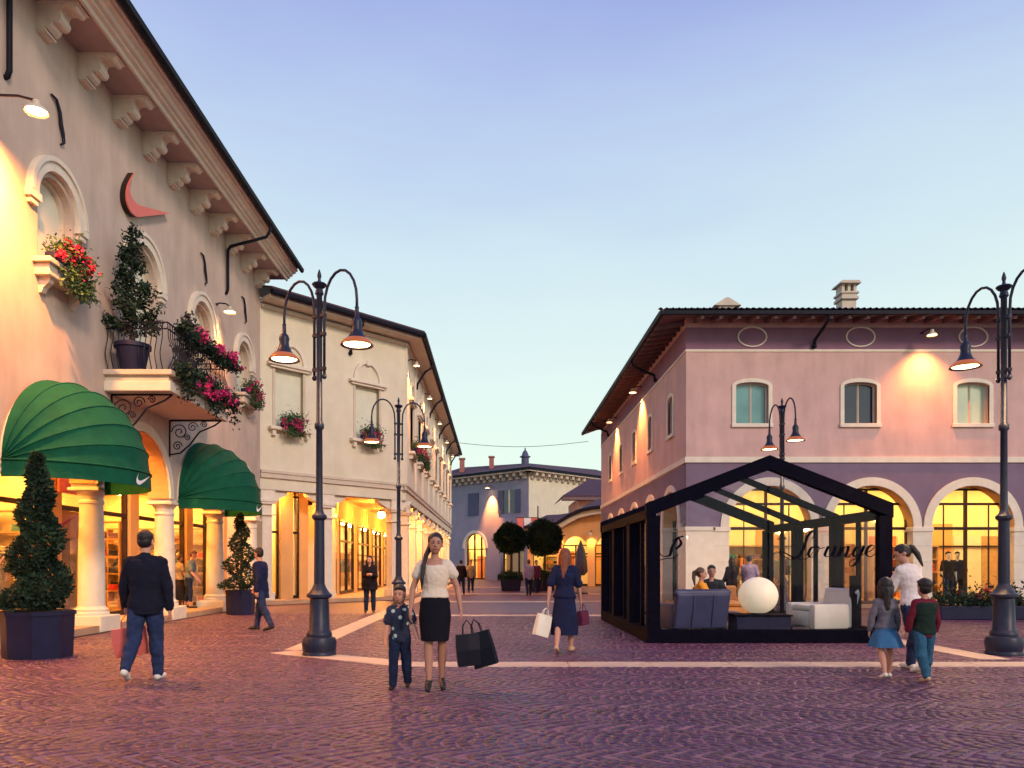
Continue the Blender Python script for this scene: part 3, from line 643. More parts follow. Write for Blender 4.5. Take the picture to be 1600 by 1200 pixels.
# portico columns
cm2 = MB(); cm2.bbox(-.28, .28, -.28, .28, .15, .45, .02); cm2.box(-.20, .20, -.20, .20, .45, 3.72); cm2.bbox(-.29, .29, -.29, .29, 3.30, 3.36, .01); cm2.bbox(-.30, .30, -.30, .30, 3.72, 3.80, .01); cm2.bbox(-.36, .36, -.34, .34, 3.80, 3.92, .02); cm2.box(-.29, .29, -.27, .27, 3.92, 4.25); cm2m = cm2.mesh('portico_column', 'stone_white')
br = MB(); br.prism([(.0, 4.25), (.62, 4.25), (.55, 4.10), (.36, 4.0), (.12, 3.9), (.0, 3.72)], 'y', -.14, .14); brm = br.mesh('beam_bracket', 'stone_white')
def pcol(M, u, d=.3):
    o = link('portico_column', cm2m, b2, M @ TR(u, d, 0))
    link('beam_bracket', brm, o, M @ TR(u + .29, d, 0)); link('beam_bracket', brm, o, M @ TR(u - .29, d, 0, R(180)))
pcol(MA, .35); pcol(MA, 3.0); pcol(MA, 6.45)
for k in range(10): pcol(MS, 1.9 + 3.4 * k)
# portico interior
fl = MB(); 
def PT(M, u, d, z): return tuple(M @ Vector((u, d, z)))
b = MB(); b.add([PT(MA, 0, -.15, .15), PT(MA, LA + .06, -.15, .15), PT(MS, LS, -.15, .15), PT(MS, LS, 6, .15), PT(MA, 0, 6, .15)] + [PT(MA, 0, -.15, 0), PT(MA, LA + .06, -.15, 0), PT(MS, LS, -.15, 0), PT(MS, LS, 6, 0), PT(MA, 0, 6, 0)], [(0, 1, 2, 3, 4), (0, 5, 6, 1), (1, 6, 7, 2), (2, 7, 8, 3)])
part('portico_floor', b, 'portico_floor', b2)
b = MB(); b.add([PT(MA, 0, .39, 4.45), PT(MA, LA - .2, .39, 4.45), PT(MS, LS, .39, 4.45), PT(MS, LS, 6, 4.45), PT(MA, 0, 6, 4.45)], [(0, 1, 2, 3, 4)]); part('portico_ceiling', b, 'stucco_orange', b2)
# near shop behind the angled front, street-side shop wall set back 3 m
part('shop_wall', MB(MA).box(2.35, 2.75, 1.1, 4.6, .15, 4.44), 'stucco_orange', b2)
part('shop_pier', MB(MA).box(1.45, 2.0, 1.0, 1.4, .15, 4.44), 'stucco_orange', b2)
shopfront(MA, b2, .05, 1.45, 1.2, .15, 4.2, 2, 2.75); shopfront(MA, b2, 2.0, 2.35, 1.2, .15, 4.2, 1, 2.75)
shop_room(MA, b2, .06, 2.33, 1.4, 4.4, .16, 4.3, lights=2)
WS = 3.0; ops = [(2.4 + 4.4 * k, 1.6, .2, 3.5, 0) for k in range(7)]
b = MB(MS); b.wall(.6, LS - .5, .15, 4.44, ops, WS, .10); part('shop_wall', b, 'stucco_orange', b2)
for c, hw, zb, zt, _ in ops: shopfront(MS, b2, c - hw, c + hw, WS + .03, .2, 3.5, 2, 2.55)
shop_room(MS, b2, .5, LS - .6, WS + .11, WS + 3.2, .16, 4.0, lights=9, lsz=(1.0, .3))
pend = None
for i, (u, d) in enumerate([(3.0, 1.5), (7.4, 1.5), (11.8, 1.5), (16.2, 1.5), (20.6, 1.5), (25, 1.5), (29.4, 1.5)]):
    mw = MS @ TR(u, d, 4.45)
    if pend is None:
        pend = link('pendant_lamp', None, None, mw); tag(pend, 'x', 'pendant lamp', 'pendant lamps under the cream portico')
        lpart('rod', MB().tube([(0, 0, 0), (0, 0, -.38)], .012, 6), 'dark_metal', pend)
        lpart('cap', MB().lathe([(0, -.36), (.06, -.36), (.10, -.46), (.11, -.5), (0, -.5)], (0, 0, 0), 14), 'dark_metal', pend, True, 40)
        lpart('globe', MB().ell((0, 0, -.62), .17, .17, .16, 16, 10), 'portico_light', pend, True); o = pend
    else: o = dup(pend, mw)
    o['label'] = ['glowing pendant lamp nearest the corner under the cream portico ceiling', 'second glowing pendant lamp under the cream portico ceiling', 'third pendant lamp under the street-side portico', 'fourth pendant lamp under the street-side portico', 'fifth pendant lamp under the street-side portico', 'sixth pendant lamp under the street-side portico', 'farthest pendant lamp under the street-side portico'][i]
b = MB(MA); b.lathe([(0, 0), (.10, 0), (.13, -.02), (.13, -.1), (0, -.12)], (1.1, .75, 4.44), 14); part('portico_lamp', b, 'portico_light', b2)
b = MB(MA); b.lathe([(0, 0), (.10, 0), (.13, -.02), (.13, -.1), (0, -.12)], (4.6, 2.2, 4.44), 14); part('portico_lamp', b, 'portico_light', b2)
swan_pipe(MA, 4.05, 11.2, 10.0, -.80, b2)
for u in (4.0, 11.2, 18.4, 25.6, 32): swan_pipe(MS, u, 11.2, 10.0, -.80, b2)
for i, u in enumerate((.9, 7.6, 14.8, 22, 29)):
    wall_lamp(MS, u, 10.35, .38, ['lit wall lamp under the cream building eave nearest its corner', 'second lit wall lamp along the cream street-side eave', 'third lit wall lamp along the cream street-side eave', 'fourth lit wall lamp along the cream street-side eave', 'farthest lit wall lamp along the cream street-side eave'][i], 850, R(14), .15)

# =================================================================== END BUILDING (grey, corner towards the camera)
C = Vector((3.2, 75.0)); PL = Vector((-7.2, 84.9)); PR = Vector((14.2, 85.6))
def face_frame(p, q): d = q - p; return Mframe(p.x, p.y, math.atan2(d.y, d.x)), d.length
ME1, LE1 = face_frame(PL, C); ME2, LE2 = face_frame(C, PR)
eb = thing('grey_end_building', 'blue-grey corner building with hipped tile roof closing the far end of the street', 'building', (3.2, 75, 0))
def onleft(px):      # position along left face for an image column
    k = (px - 775) / 1200.; d = (C - PL).normalized(); return (k * PL.y - PL.x) / (d.x - k * d.y)
ua = onleft(742); ub = onleft(800)
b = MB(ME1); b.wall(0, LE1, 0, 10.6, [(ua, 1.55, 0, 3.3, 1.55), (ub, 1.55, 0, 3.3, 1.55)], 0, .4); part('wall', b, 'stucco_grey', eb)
b = MB(ME2); b.wall(0, LE2, 0, 10.6, [(3.6, 1.55, 0, 3.3, 1.55), (8.2, 1.55, 0, 3.3, 1.55)], 0, .4); part('wall', b, 'stucco_cream', eb)  # paler stucco here: this face's stronger light is put into the colour
for M, cs in ((ME1, (ua, ub)), (ME2, (3.6, 8.2))):
    for c in cs: part('arch_trim', MB(M).arch(c, 3.3, 1.55, 1.85, -.08, .05, 20, legs=0), 'stone_white', eb)
shop_room(ME1, eb, 1, LE1 - 1, .6, 4, .05, 5, lights=4, lsz=(1, .5)); shop_room(ME2, eb, 1, LE2 - 1, .6, 4, .05, 5, lights=3, lsz=(1, .5))
for c in (ua, ub): shopfront(ME1, eb, c - 1.54, c + 1.54, .5, .06, 4.9, 3, 3.2, fw=.14)
md = MB(); md.box(-.16, .16, -.75, .02, 10.25, 10.6); md.box(-.2, .2, -.3, .02, 10.0, 10.25); mdm = md.mesh('modillion', 'stone_trim')
for M, L in ((ME1, LE1), (ME2, LE2)):
    n = int(L / .85)
    for i in range(n): link('modillion', mdm, eb, M @ TR(.4 + i * (L - .8) / (n - 1), 0, 0))
    part('eave', MB(M).box(-.9, L + .9, -.95, .3, 10.602, 10.85), 'stone_trim', eb); part('gutter', MB(M).box(-1.0, L + 1.0, -1.1, -.951, 10.75, 10.98), 'gutter', eb)
ap = Vector((3.4, 84.0))
def E3(M, u, d, z): return tuple(M @ Vector((u, d, z)))
part('roof', MB().add([E3(ME1, -.9, -1, 10.9), E3(ME1, LE1 + .7, -1.0, 10.9), E3(ME2, LE2 + .9, -1, 10.9), (3.6, 87, 13.1), (-4, 90, 13.0), (12, 92, 13.0)], [(0, 1, 3, 4), (1, 2, 5, 3)]), 'roof_tile', eb)
def shutter_win(M, c, z, hw, hh, parent, open_=True):
    wi = part('window', MB(M).box(c - hw, c + hw, -.02, .05, z - hh, z + hh), 'pane_dark', parent)
    for s in (-1, 1):
        cc = c + s * (hw * 1.55 if open_ else hw * .5); wd = hw * .5
        sh = part('shutter', MB(M).box(cc - wd, cc + wd, -.10, -.03, z - hh, z + hh), 'shutter_blue', wi)
    if open_: part('frame', MB(M).box(c - .08, c + .08, -.06, -.021, z - hh, z + hh), 'stone_white', wi)
shutter_win(ME1, onleft(740), 7.9, .75, 1.15, eb, False); shutter_win(ME1, onleft(796), 7.9, .75, 1.15, eb, True)
wall_lamp(ME1, onleft(769), 9.4, .7, 'lit wall lamp throwing a bright stripe on the far grey building', 5200, R(16), .3, cone=60)
mat('chimney_brick', (0.36, 0.13, 0.11), .85, .2, 6)
for px, py in ((722, 719), (768, 716)):
    Y = 87.; X = (px - 775) / 1200 * Y; z = 1.42 + (885 - py) / 1200 * Y + .3
    part('chimney', MB().box(X - .27, X + .27, Y - .3, Y + .3, z - 2.5, z - .25).box(X - .36, X + .36, Y - .4, Y + .4, z - .25, z - .1), 'chimney_brick', eb)
Y = 86.; X = (820.5 - 775) / 1200 * Y; z = 1.42 + (885 - 716) / 1200 * Y
part('roof_vent', MB().lathe([(0, -1), (.42, -1), (.42, .05), (.6, .1), (.6, .2), (.40, .25), (.34, .5), (.22, .75), (.08, .9), (.07, 1.1), (0, 1.2)], (X, Y, z), 14), 'shutter_blue', eb, True, 40)

# =================================================================== LOW BUILDINGS, right of the end building
lb = thing('low_house', 'low mauve house with dark purple tile roof far down the street', 'building', (10, 62, 0))
part('wall', MB().box(6.6, 16, 62, 70, 0, 6.9), 'stucco_pink', lb)
part('roof', MB().add([(5.3, 61, 6.9), (16, 61, 6.9), (16, 66, 8.9), (8.0, 66, 8.9), (5.3, 71, 7.05), (5.3, 61, 7.05), (16, 61, 7.05)], [(5, 6, 2, 3), (5, 3, 4), (0, 1, 6, 5)]), 'roof_tile', lb)
part('eave', MB().box(5.3, 16, 61, 62, 6.7, 6.899), 'wood_eave', lb)
wi = part('window', MB().box(6.9, 7.6, 61.9, 61.99, 4.9, 6.2), 'pane_pale', lb); part('frame', MB().box(6.78, 6.9, 61.88, 61.99, 4.8, 6.3).box(7.6, 7.72, 61.88, 61.99, 4.8, 6.3), 'stone_trim', wi)
wall_lamp(Mframe(0, 62, 0), 8.9, 6.1, .5, 'lit wall lamp under the purple roof of the low house', 1100, R(16), .22)
kb = thing('market_arcade', 'low orange-lit arcade with wavy eave beside the far end of the right building', 'building', (7, 50, 0))
MK = Mframe(2.3, 56.0, R(-24)); LK = 7.5
b = MB(MK); b.wall(0, LK, .0, 4.1, [(1.3, .95, 0, 3.0, 0), (3.6, .95, 0, 2.6, .95), (6.1, 1.05, 0, 2.6, 1.05)], 0, .3); part('wall', b, 'stucco_orange', kb)
wave = [(0, 4.1), (1.2, 4.13), (2.4, 4.3), (3.2, 4.75), (4.0, 5.15), (5, 5.35), (6, 5.42), (LK, 5.42)]
b = MB(MK); b.prism([(x, z) for x, z in wave] + [(x, z - .35 if x > .1 else 4.0) for x, z in wave[::-1]], 'y', -.55, .28); part('eave_board', b, 'stone_trim', kb)
b = MB(MK); b.prism([(x, z + .22) for x, z in wave] + [(x, z + .003) for x, z in wave[::-1]], 'y', -.8, .6); part('eave_edge', b, 'gutter', kb)
b = MB(MK); b.add([(x, -.75, z + .2) for x, z in wave] + [(x, 4, z + 1.3) for x, z in wave], [(i, i + 1, i + 9, i + 8) for i in range(7)]); part('roof', b, 'roof_tile', kb)
part('upper_wall', MB(MK).prism([(2.6, 4.1), (LK, 4.1), (LK, 5.3), (5, 5.25), (3.4, 4.8)], 'y', .003, .29), 'stucco_orange', kb)
shop_room(MK, kb, .1, LK - .1, .5, 3.2, .05, 4.0, lights=2)
for c, hw in ((1.3, .95), (3.6, .95), (6.1, 1.05)): shopfront(MK, kb, c - hw, c + hw, .25, .05, 2.95, 2, 2.3)
for i, (u, e) in enumerate(((2.45, 330), (4.85, 380))): wall_lamp(MK, u, 3.7, .35, ['lit lamp on the orange arcade pier nearer the ball trees', 'lit lamp on the orange arcade pier by the closed parasol'][i], e, R(14), .14)

# =================================================================== RIGHT BUILDING
MF = Mframe(6.435, 26.0, 0); LF = 18.0; MK2 = Mframe(6.435, 47.0, R(-90)); LQ = 21.0
rb = thing('pink_villa', 'pink two-storey building with mauve arcaded ground floor on the right', 'building', (6.435, 26, 0))
def X2(px): return (px - 775) / 1200 * 26 - 6.435
AF = [X2(1203), X2(1362), X2(1520), X2(1680)]; WF = [X2(1175), X2(1344), X2(1520), X2(1695)]
FL = [47 - y for y in (28.3, 32.0, 35.7, 39.4, 43.1)]
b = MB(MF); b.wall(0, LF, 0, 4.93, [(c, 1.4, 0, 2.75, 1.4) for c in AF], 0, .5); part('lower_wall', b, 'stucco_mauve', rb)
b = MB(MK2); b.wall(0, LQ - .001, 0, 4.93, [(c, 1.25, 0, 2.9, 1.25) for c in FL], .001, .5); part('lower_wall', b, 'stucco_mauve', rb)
b = MB(MF); b.wall(0, LF, 5.12, 9.5, [(c, .55, 6.25, 7.52, .13) for c in WF], 0, .4); b.box(0, .4, .401, 20.5, 4.9, 5.1); part('upper_wall', b, 'stucco_pink', rb)
b = MB(MK2); b.wall(0, LQ - .001, 5.12, 9.5, [(c, .40, 6.25, 7.52, .16) for c in FL], .001, .4); part('upper_wall', b, 'stucco_pink', rb)
b = MB(MF); b.box(-.05, LF, -.05, .6, 4.93, 5.12); part('string_course', b, 'stone_white', rb)
b = MB(MK2); b.box(0, LQ - .601, -.05, .6, 4.931, 5.119); part('string_course', b, 'stone_white', rb)
b = MB(MF); b.box(-.025, LF, -.025, .01, 8.68, 8.76); part('frieze_line', b, 'stone_white', rb)
b = MB(MK2); b.box(0, LQ - .02, -.026, .01, 8.681, 8.759); part('frieze_line', b, 'stone_white', rb)
mat('frieze', (0.235, 0.125, 0.19), 0.9, 0.07, 1.5, 0.2, 60, stain=.12)  # purple paint of its own, deepened with the eave's shade in the colour
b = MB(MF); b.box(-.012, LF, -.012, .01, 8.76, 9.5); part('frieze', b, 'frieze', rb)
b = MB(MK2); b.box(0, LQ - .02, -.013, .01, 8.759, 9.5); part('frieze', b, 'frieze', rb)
for c in WF:
    b = MB(MF); pts = [(c + .48 * math.cos(t * math.pi / 16), -.03, 9.18 + .33 * math.sin(t * math.pi / 16)) for t in range(33)]; b.tube(pts, .028, 6, False); part('oval_medallion', b, 'stone_white', rb, True)
def imposts(M, cs, hw, zs, depth, L, off=0.0):
    edges = sorted([c - hw for c in cs] + [c + hw for c in cs]); segs = []
    xs = [(max(edges[i], 0), edges[i + 1]) for i in range(1, len(edges) - 1, 2)] + [(max(edges[0] - .5, 0.02), edges[0]), (edges[-1], min(edges[-1] + .5, L - .02))]
    for a, c in xs:
        pr = part('pier_facing', MB(M).box(a - .012, c + .012, -.03 - off, depth, .35, zs - .16), 'stone_white', rb)
        part('impost', MB(M).bbox(a - .05, c + .05, -.07 - off, depth + .02, zs - .16, zs, .015), 'stone_white', pr); part('pier_base', MB(M).box(a - .04, c + .04, -.06 - off, depth + .01, 0, .35), 'stone_trim', pr)
        for z in (.95, 1.55, 2.1): part('joint', MB(M).box(a - .016, c + .016, -.034 - off, depth * .5, z, z + .018), 'stone_trim', pr)
imposts(MF, AF, 1.4, 2.75, .51, LF); imposts(MK2, FL, 1.25, 2.9, .511, LQ, .001)
for c in AF: part('arch_trim', MB(MF).arch(c, 2.75, 1.4, 1.68, -.05, .04, 30), 'stone_white', rb); part('arch_soffit', MB(MF).arch(c, 2.75, 1.386, 1.399, .0, .52, 28), 'stucco_orange', rb)
for c in FL: part('arch_trim', MB(MK2).arch(c, 2.9, 1.25, 1.5, -.05, .04, 24), 'stone_white', rb); part('arch_soffit', MB(MK2).arch(c, 2.9, 1.236, 1.249, .0, .52, 24), 'stucco_orange', rb)
def rb_window(M, c, hw, pane, sash=2):
    z0, zs, ri = 6.25, 7.52, .13; n = 8
    top = lambda u: zs + ri * math.sqrt(max(0, 1 - ((u - c) / hw) ** 2))
    wi = part('window', MB(M).arch(c, zs, hw, hw + .13, -.04, .06, 14, rise=ri / hw, legs=zs - z0), 'stone_white', rb)
    part('sill', MB(M).bbox(c - hw - .15, c + hw + .15, -.08, .06, z0 - .13, z0, .012), 'stone_white', wi)
    for i in range(sash):
        a, b_ = c - hw + 2 * hw * i / sash + .01, c - hw + 2 * hw * (i + 1) / sash - .01
        pts = [(a, z0 + .01)] + [(b_, z0 + .01)] + [(b_ - (b_ - a) * k / 6, top(b_ - (b_ - a) * k / 6) - .01) for k in range(7)]
        part('pane', MB(M).prism(pts, 'y', .20, .215), pane if isinstance(pane, str) else pane[i], wi)
        f = MB(M)
        for p, q in zip(pts, pts[1:] + pts[:1]): f.tube([(p[0], .19, p[1]), (q[0], .19, q[1])], .03, 4)
        part('sash', f, 'stone_trim', wi)
for c, p in zip(WF, ('pane_teal', 'pane_dark', 'pane_pale', 'pane_teal')): rb_window(MF, c, .55, p)
for c in FL: rb_window(MK2, c, .40, 'pane_dark')
# ground-floor shops
part('floor', MB(MF).box(.05, LF, .05, 6, 0, .12), 'shop_floor', rb)
for c in AF:
    sf = shopfront(MF, rb, c - 1.39, c + 1.39, .42, .12, 4.1, 2, 2.72); part('transom', MB(MF).box(c - 1.39, c + 1.39, .36, .48, 3.52, 3.60), 'frame_dark', sf)
    for e in (-.75, .8): part('glazing_bar', MB(MF).box(c + e - .012, c + e + .012, .39, .45, .24, 3.52), 'frame_dark', sf)
for c in FL: shopfront(MK2, rb, c - 1.24, c + 1.24, .42, .12, 4.1, 2, 2.85)
shop_room(MF, rb, .6, LF - .1, .7, 5.2, .14, 4.6, lights=9, lsz=(.7, .3)); shop_room(MK2, rb, .2, LQ - 6, .7, 4.2, .14, 4.6, lights=6, lsz=(.7, .3))
for M_, a_, c_ in ((MF, -.02, .95), (MK2, LQ - .9, LQ - .03)):
    cpr = part('corner_pier', MB(M_).box(a_, c_, -.035, .03, 0, 2.62), 'stone_white', rb); part('impost', MB(M_).bbox(a_ - .03, c_ + .03, -.07, .03, 2.62, 2.76, .01), 'stone_white', cpr)
# eave: rafters, boards, tile rows
OV = 1.0
b = MB(MF); b.add([(-OV, -OV, 9.62), (LF, -OV, 9.62), (LF, .0, 9.84), (.0, .0, 9.84)], [(0, 1, 2, 3)]); part('eave_boards', b, 'wood_eave', rb)
b = MB(MK2); b.add([(-OV, -OV, 9.62), (LQ + OV, -OV, 9.62), (LQ, .0, 9.84), (0, .0, 9.84)], [(0, 1, 2, 3)]); part('eave_boards', b, 'wood_eave', rb)
rm = MB(); rm.add([(-.05, -OV + .02, 9.50), (.05, -OV + .02, 9.50), (.05, .05, 9.66), (-.05, .05, 9.66), (-.05, -OV + .02, 9.615), (.05, -OV + .02, 9.615), (.05, .05, 9.838), (-.05, .05, 9.838)], [(0, 1, 2, 3), (0, 4, 5, 1), (1, 5, 6, 2), (0, 3, 7, 4)]); rmm = rm.mesh('rafter', 'wood_eave')
for i in range(30): link('rafter', rmm, rb, MF @ TR(.3 + i * .6, 0, 0))
for i in range(34): link('rafter', rmm, rb, MK2 @ TR(LQ - .3 - i * .6, 0, 0))
part('wall_plate', MB(MF).box(0, LF, .002, .39, 9.5, 9.83), 'stucco_pink', rb); part('wall_plate', MB(MK2).box(0, LQ, .003, .39, 9.5, 9.83), 'stucco_pink', rb)
part('gutter', MB(MF).box(-OV - .10, LF, -OV - .12, -OV + .02, 9.60, 9.72), 'gutter', rb); part('gutter', MB(MK2).box(-OV, LQ + OV - .0, -OV - .10, -OV + .02, 9.601, 9.719), 'gutter', rb)
def tile_rows(M, L, name='roof_tiles'):
    vs = []; fs = []; du = .2; n = int(L / du); prof_n = 6; rows = 16
    mb = MB(M)
    for rr in range(rows):
        d0, d1 = -OV - .14 + rr * .42, -OV - .14 + (rr + 1) * .42 + .06; za = 9.73 + rr * .42 * .30; zb = za + .42 * .30 + .0
        o = len(mb.v); vs = []; fs = []; seg = n * 4
        for i in range(seg + 1):
            u = -OV - .1 + i * du / 4 if False else (i * du / 4 - OV - .1)
            u = min(max(u, -OV - .1 + max(0, (d0 + OV)) * 1.0), L)
            w_ = .035 * math.cos(i / 4 * 2 * math.pi); vs += [(u, d0, za + w_ + .045), (u, d1, zb + w_ + .02)]
        for i in range(seg): a = 2 * i; fs.append((a, a + 2, a + 3, a + 1))
        mb.add(vs, fs)
    o = part(name, mb, 'roof_tile', rb); o['kind'] = 'stuff'
tile_rows(MF, LF + OV); 
b = MB(MK2); b.add([(-OV, -OV - .12, 9.73), (LQ + OV, -OV - .12, 9.73), (LQ - 5.5, 5.5, 11.7), (0, 5.5, 11.7)], [(0, 1, 2, 3)]); part('roof', b, 'roof_tile', rb)
b = MB(MF); b.add([(-.9, -.9, 9.74), (LF, -.9, 9.74), (LF, 5.5, 11.6), (5.5, 5.5, 11.6)], [(0, 1, 2, 3)]); part('roof', b, 'roof_tile', rb)
swan_pipe(MF, X2(1270) + .1, 9.64, 8.85, -1.05, rb); swan_pipe(MK2, 47 - 30.6, 9.64, 8.85, -1.02, rb); swan_pipe(MK2, 47 - 43.5, 9.64, 8.85, -1.02, rb)
ch = MB(); hx = (1323 - 775) / 1200 * 28.5; ch.box(hx - .26, hx + .26, 28.3, 28.8, 9.8, 11.25); ch.bbox(hx - .32, hx + .32, 28.2, 28.9, 11.25, 11.36, .02); ch.box(hx - .27, hx + .27, 28.25, 28.85, 11.36, 11.46); ch.bbox(hx - .33, hx + .33, 28.2, 28.9, 11.46, 11.54, .02)
for e in (-.22, .0, .22): ch.box(hx + e - .05, hx + e + .05, 28.3, 28.8, 11.54, 11.82)
ch.prism([(hx - .38, 11.82), (hx + .38, 11.82), (hx + .31, 11.92), (hx - .31, 11.92)], 'y', 28.15, 28.95); part('chimney', ch, 'stone_trim', rb)
sx_ = (1132 - 775) / 1200 * 28.5
sc_ = MB(); sc_.box(sx_ - .3, sx_ + .3, 28.2, 28.8, 10.2, 11.0); sc_.prism([(sx_ - .5, 10.98), (sx_ + .5, 10.98), (sx_ + .06, 11.26), (sx_ - .06, 11.26)], 'y', 28.1, 28.9); part('chimney', sc_, 'stone_trim', rb)
wall_lamp(MF, X2(1440), 9.12, .62, 'lit wall lamp casting a warm cone on the pink front wall', 950, R(10), .17, cone=105, blend=1)
for i, y in enumerate((33.8, 40.8)): wall_lamp(MK2, 47 - y, 9.12, .42, ['lit wall lamp on the pink side wall nearer the corner', 'lit wall lamp on the pink side wall farther down the street'][i], 1500, R(12), .17)

cb = MB(); cb.tube([(-3.2 + 9.2 * t / 12, 50, 9.55 - .35 * math.sin(math.pi * t / 12) ) for t in range(13)], .016, 5)
tag(part('overhead_cable', cb, 'dark_metal', None), 'thin overhead cable strung across the street between the buildings', 'cable')
# =================================================================== STREET LAMPS
def lamp_mesh():
    root = thing('street_lamp', 'x', 'street lamp', (0, 0, 0), 0, 'double-armed iron street lamps')
    b = MB(); b.lathe([(0, 0), (.27, 0), (.27, .03), (.255, .06), (.265, .10), (.275, .20), (.25, .28), (.20, .30), (.205, .34), (.19, .37), (.165, .40), (.15, .85), (.145, .90), (.20, .93), (.20, .97), (.17, .99), (.12, 1.06), (.085, 1.14), (0, 1.14)], (0, 0, 0), 24)
    lpart('base', b, 'lamp_iron', root, True, 40)
    b = MB(); b.lathe([(0, 1.13), (.085, 1.13), (.08, 2.15), (.12, 2.19), (.12, 2.23), (.075, 2.27), (.055, 2.35), (.05, 3.6), (.075, 3.63), (.075, 3.70), (.05, 3.73), (.046, 4.5), (.046, 5.75), (.07, 5.78), (.06, 5.83), (.05, 5.86), (.10, 5.90), (.12, 5.93), (.10, 5.95), (.03, 5.97), (.022, 6.02), (.035, 6.06), (.03, 6.10), (.008, 6.17), (0, 6.17)], (0, 0, 0), 16)
    lpart('pole', b, 'lamp_iron', root, True, 40)
    for s in (-1, 1):
        b = MB(); p = [(s * .11, 0, 4.45), (s * .11, 0, 5.45)]
        for i in range(1, 11): a = math.pi * (1 - i / 10.); p.append((s * (.455 + .345 * math.cos(a)), 0, 5.55 + .52 * math.sin(a)))
        p += [(s * .80, 0, 5.38)]
        b.tube(p, .022, 8); b.ell((s * .11, 0, 4.45), .04, .04, .05, 10, 6); b.ell((s * .80, 0, 5.42), .035, .035, .03, 10, 6)
        arm = lpart('arm', b, 'lamp_iron', root, True)
        b = MB(); b.lathe([(.0, 5.40), (.03, 5.40), (.035, 5.28), (.07, 5.24), (.085, 5.19), (.075, 5.12), (.085, 5.06), (.12, 4.98), (.20, 4.90), (.235, 4.86), (.25, 4.835), (.24, 4.83), (.19, 4.885), (.11, 4.96), (.0, 5.0)], (s * .8, 0, 0), 22)
        sh = lpart('lamp_shade', b, 'lamp_iron', root, True, 50)
        b = MB(); b.lathe([(.17, 4.932), (.176, 4.932), (.205, 4.905), (.24, 4.867), (.258, 4.832), (.236, 4.86), (.2, 4.897)], (s * .8, 0, 0), 22); lpart('lamp_skirt', b, 'lamp_skirt', sh, True)
        b = MB(); b.lathe([(0, 4.855), (.205, 4.855), (.19, 4.885), (0, 4.90)], (s * .8, 0, 0), 20); lpart('lamp_glass', b, 'lamp_disc', sh)
    for z in (4.55, 5.1, 5.4): lpart('collar', MB().box(-.13, .13, -.03, .03, z, z + .05), 'lamp_iron', root)
    return root
L0 = lamp_mesh()
spots = [(-2.83, 12.3, R(-32), 'tall double street lamp standing on the stone corner left of the woman'),
         (-2.74, 21.6, R(30), 'double street lamp behind the boy, farther up the street'),
         (8.2, 12.4, R(-80), 'street lamp at the right edge of the picture beside the children'),
         (8.08, 21.7, R(-85), 'double street lamp rising behind the glass lounge roof')]
for i, (x, y, rz, lab) in enumerate(spots):
    o = L0 if i == 0 else dup(L0, TR(x, y, 0, rz))
    o.matrix_basis = TR(x, y, 0, rz); PW[o.name] = TR(x, y, 0, rz); o['label'] = lab
    for s in (-1, 1): light('lamp_light', 'SPOT', 260, (1.0, .58, .24), TR(x, y, 0, rz) @ Matrix.Translation((s * .8, 0, 4.84)), o, spot_size=R(140), spot_blend=.6, shadow_soft_size=.12)

# =================================================================== GLASS LOUNGE
lo = thing('glass_lounge', 'black framed glass lounge pavilion with pitched roof in the square', 'pavilion', (5.07, 17.3, 0))
x0, x1, ya, yb, xc, ze, zp = 2.80, 7.34, 14.2, 20.5, 5.07, 2.36, 3.26
part('base', MB().box(x0, x1, ya, yb, 0, .10), 'lounge_black', lo); part('sill_beam', MB().box(x0, x1, ya, ya + .2, .10, .24), 'lounge_black', lo); part('sill_beam', MB().box(x0, x1, yb - .2, yb, .10, .24), 'lounge_black', lo); part('sill_beam', MB().box(x0, x0 + .2, ya + .2, yb - .2, .10, .24), 'lounge_black', lo); part('sill_beam', MB().box(x1 - .2, x1, ya + .2, yb - .2, .10, .24), 'lounge_black', lo); part('floor', MB().box(x0 + .2, x1 - .2, ya + .2, yb - .2, .10, .12), 'lounge_floor', lo)
FY = [ya + .1, 16.3, 18.4, yb - .1]; hw = .12
for k, y in enumerate(FY):
    e = .002 * k
    for x in (x0 + .12, x1 - .12): part('post', MB().box(x - hw, x + hw, y - (.085 if k in (0, 3) or x > xc else .17), y + (.085 if k in (0, 3) or x > xc else .17), .24, ze + e), 'lounge_black', lo)
    b = MB(); b.prism([(x0 - .02, ze - .04), (xc, zp - .04), (x1 + .02, ze - .04), (x1 + .02, ze + .23), (xc, zp + .22), (x0 - .02, ze + .23)] if k in (0, 3) else [(x0 + .1, ze + .02), (xc, zp + .03), (x1 - .1, ze + .02), (x1 - .1, ze + .15), (xc, zp + .13), (x0 + .1, ze + .15)], 'y', y - .09, y + .09); part('rafter', b, 'lounge_black', lo)
for x in (x0 + .1, x1 - .1): part('eave_beam', MB().box(x - .10, x + .10, ya + .19, yb - .19, ze - .06, ze + .12), 'lounge_black', lo)
part('ridge_beam', MB().box(xc - .05, xc + .05, ya + .19, yb - .19, zp - .04, zp + .10), 'lounge_black', lo)
for k in range(3):
    y0_, y1_ = FY[k] + .09, FY[k + 1] - .09
    for s, x in ((-1, x0 + .12), (1, x1 - .12)):
        ym = (y0_ + y1_) / 2
        for p, q in ((y0_, ym), (ym, y1_)): part('pane', MB().box(x - .006, x + .006, p + .005, q - .005, .25, ze - .06), 'glass_lounge', lo)
        part('mullion', MB().box(x - .04, x + .04, ym - .035, ym + .035, .24, ze - .05), 'lounge_black', lo)
        part('roof_pane', MB().add([(x, y0_, ze + .13), (xc, y0_, zp + .11), (xc, y1_, zp + .11), (x, y1_, ze + .13)], [(0, 1, 2, 3)]), 'glass_lounge', lo)
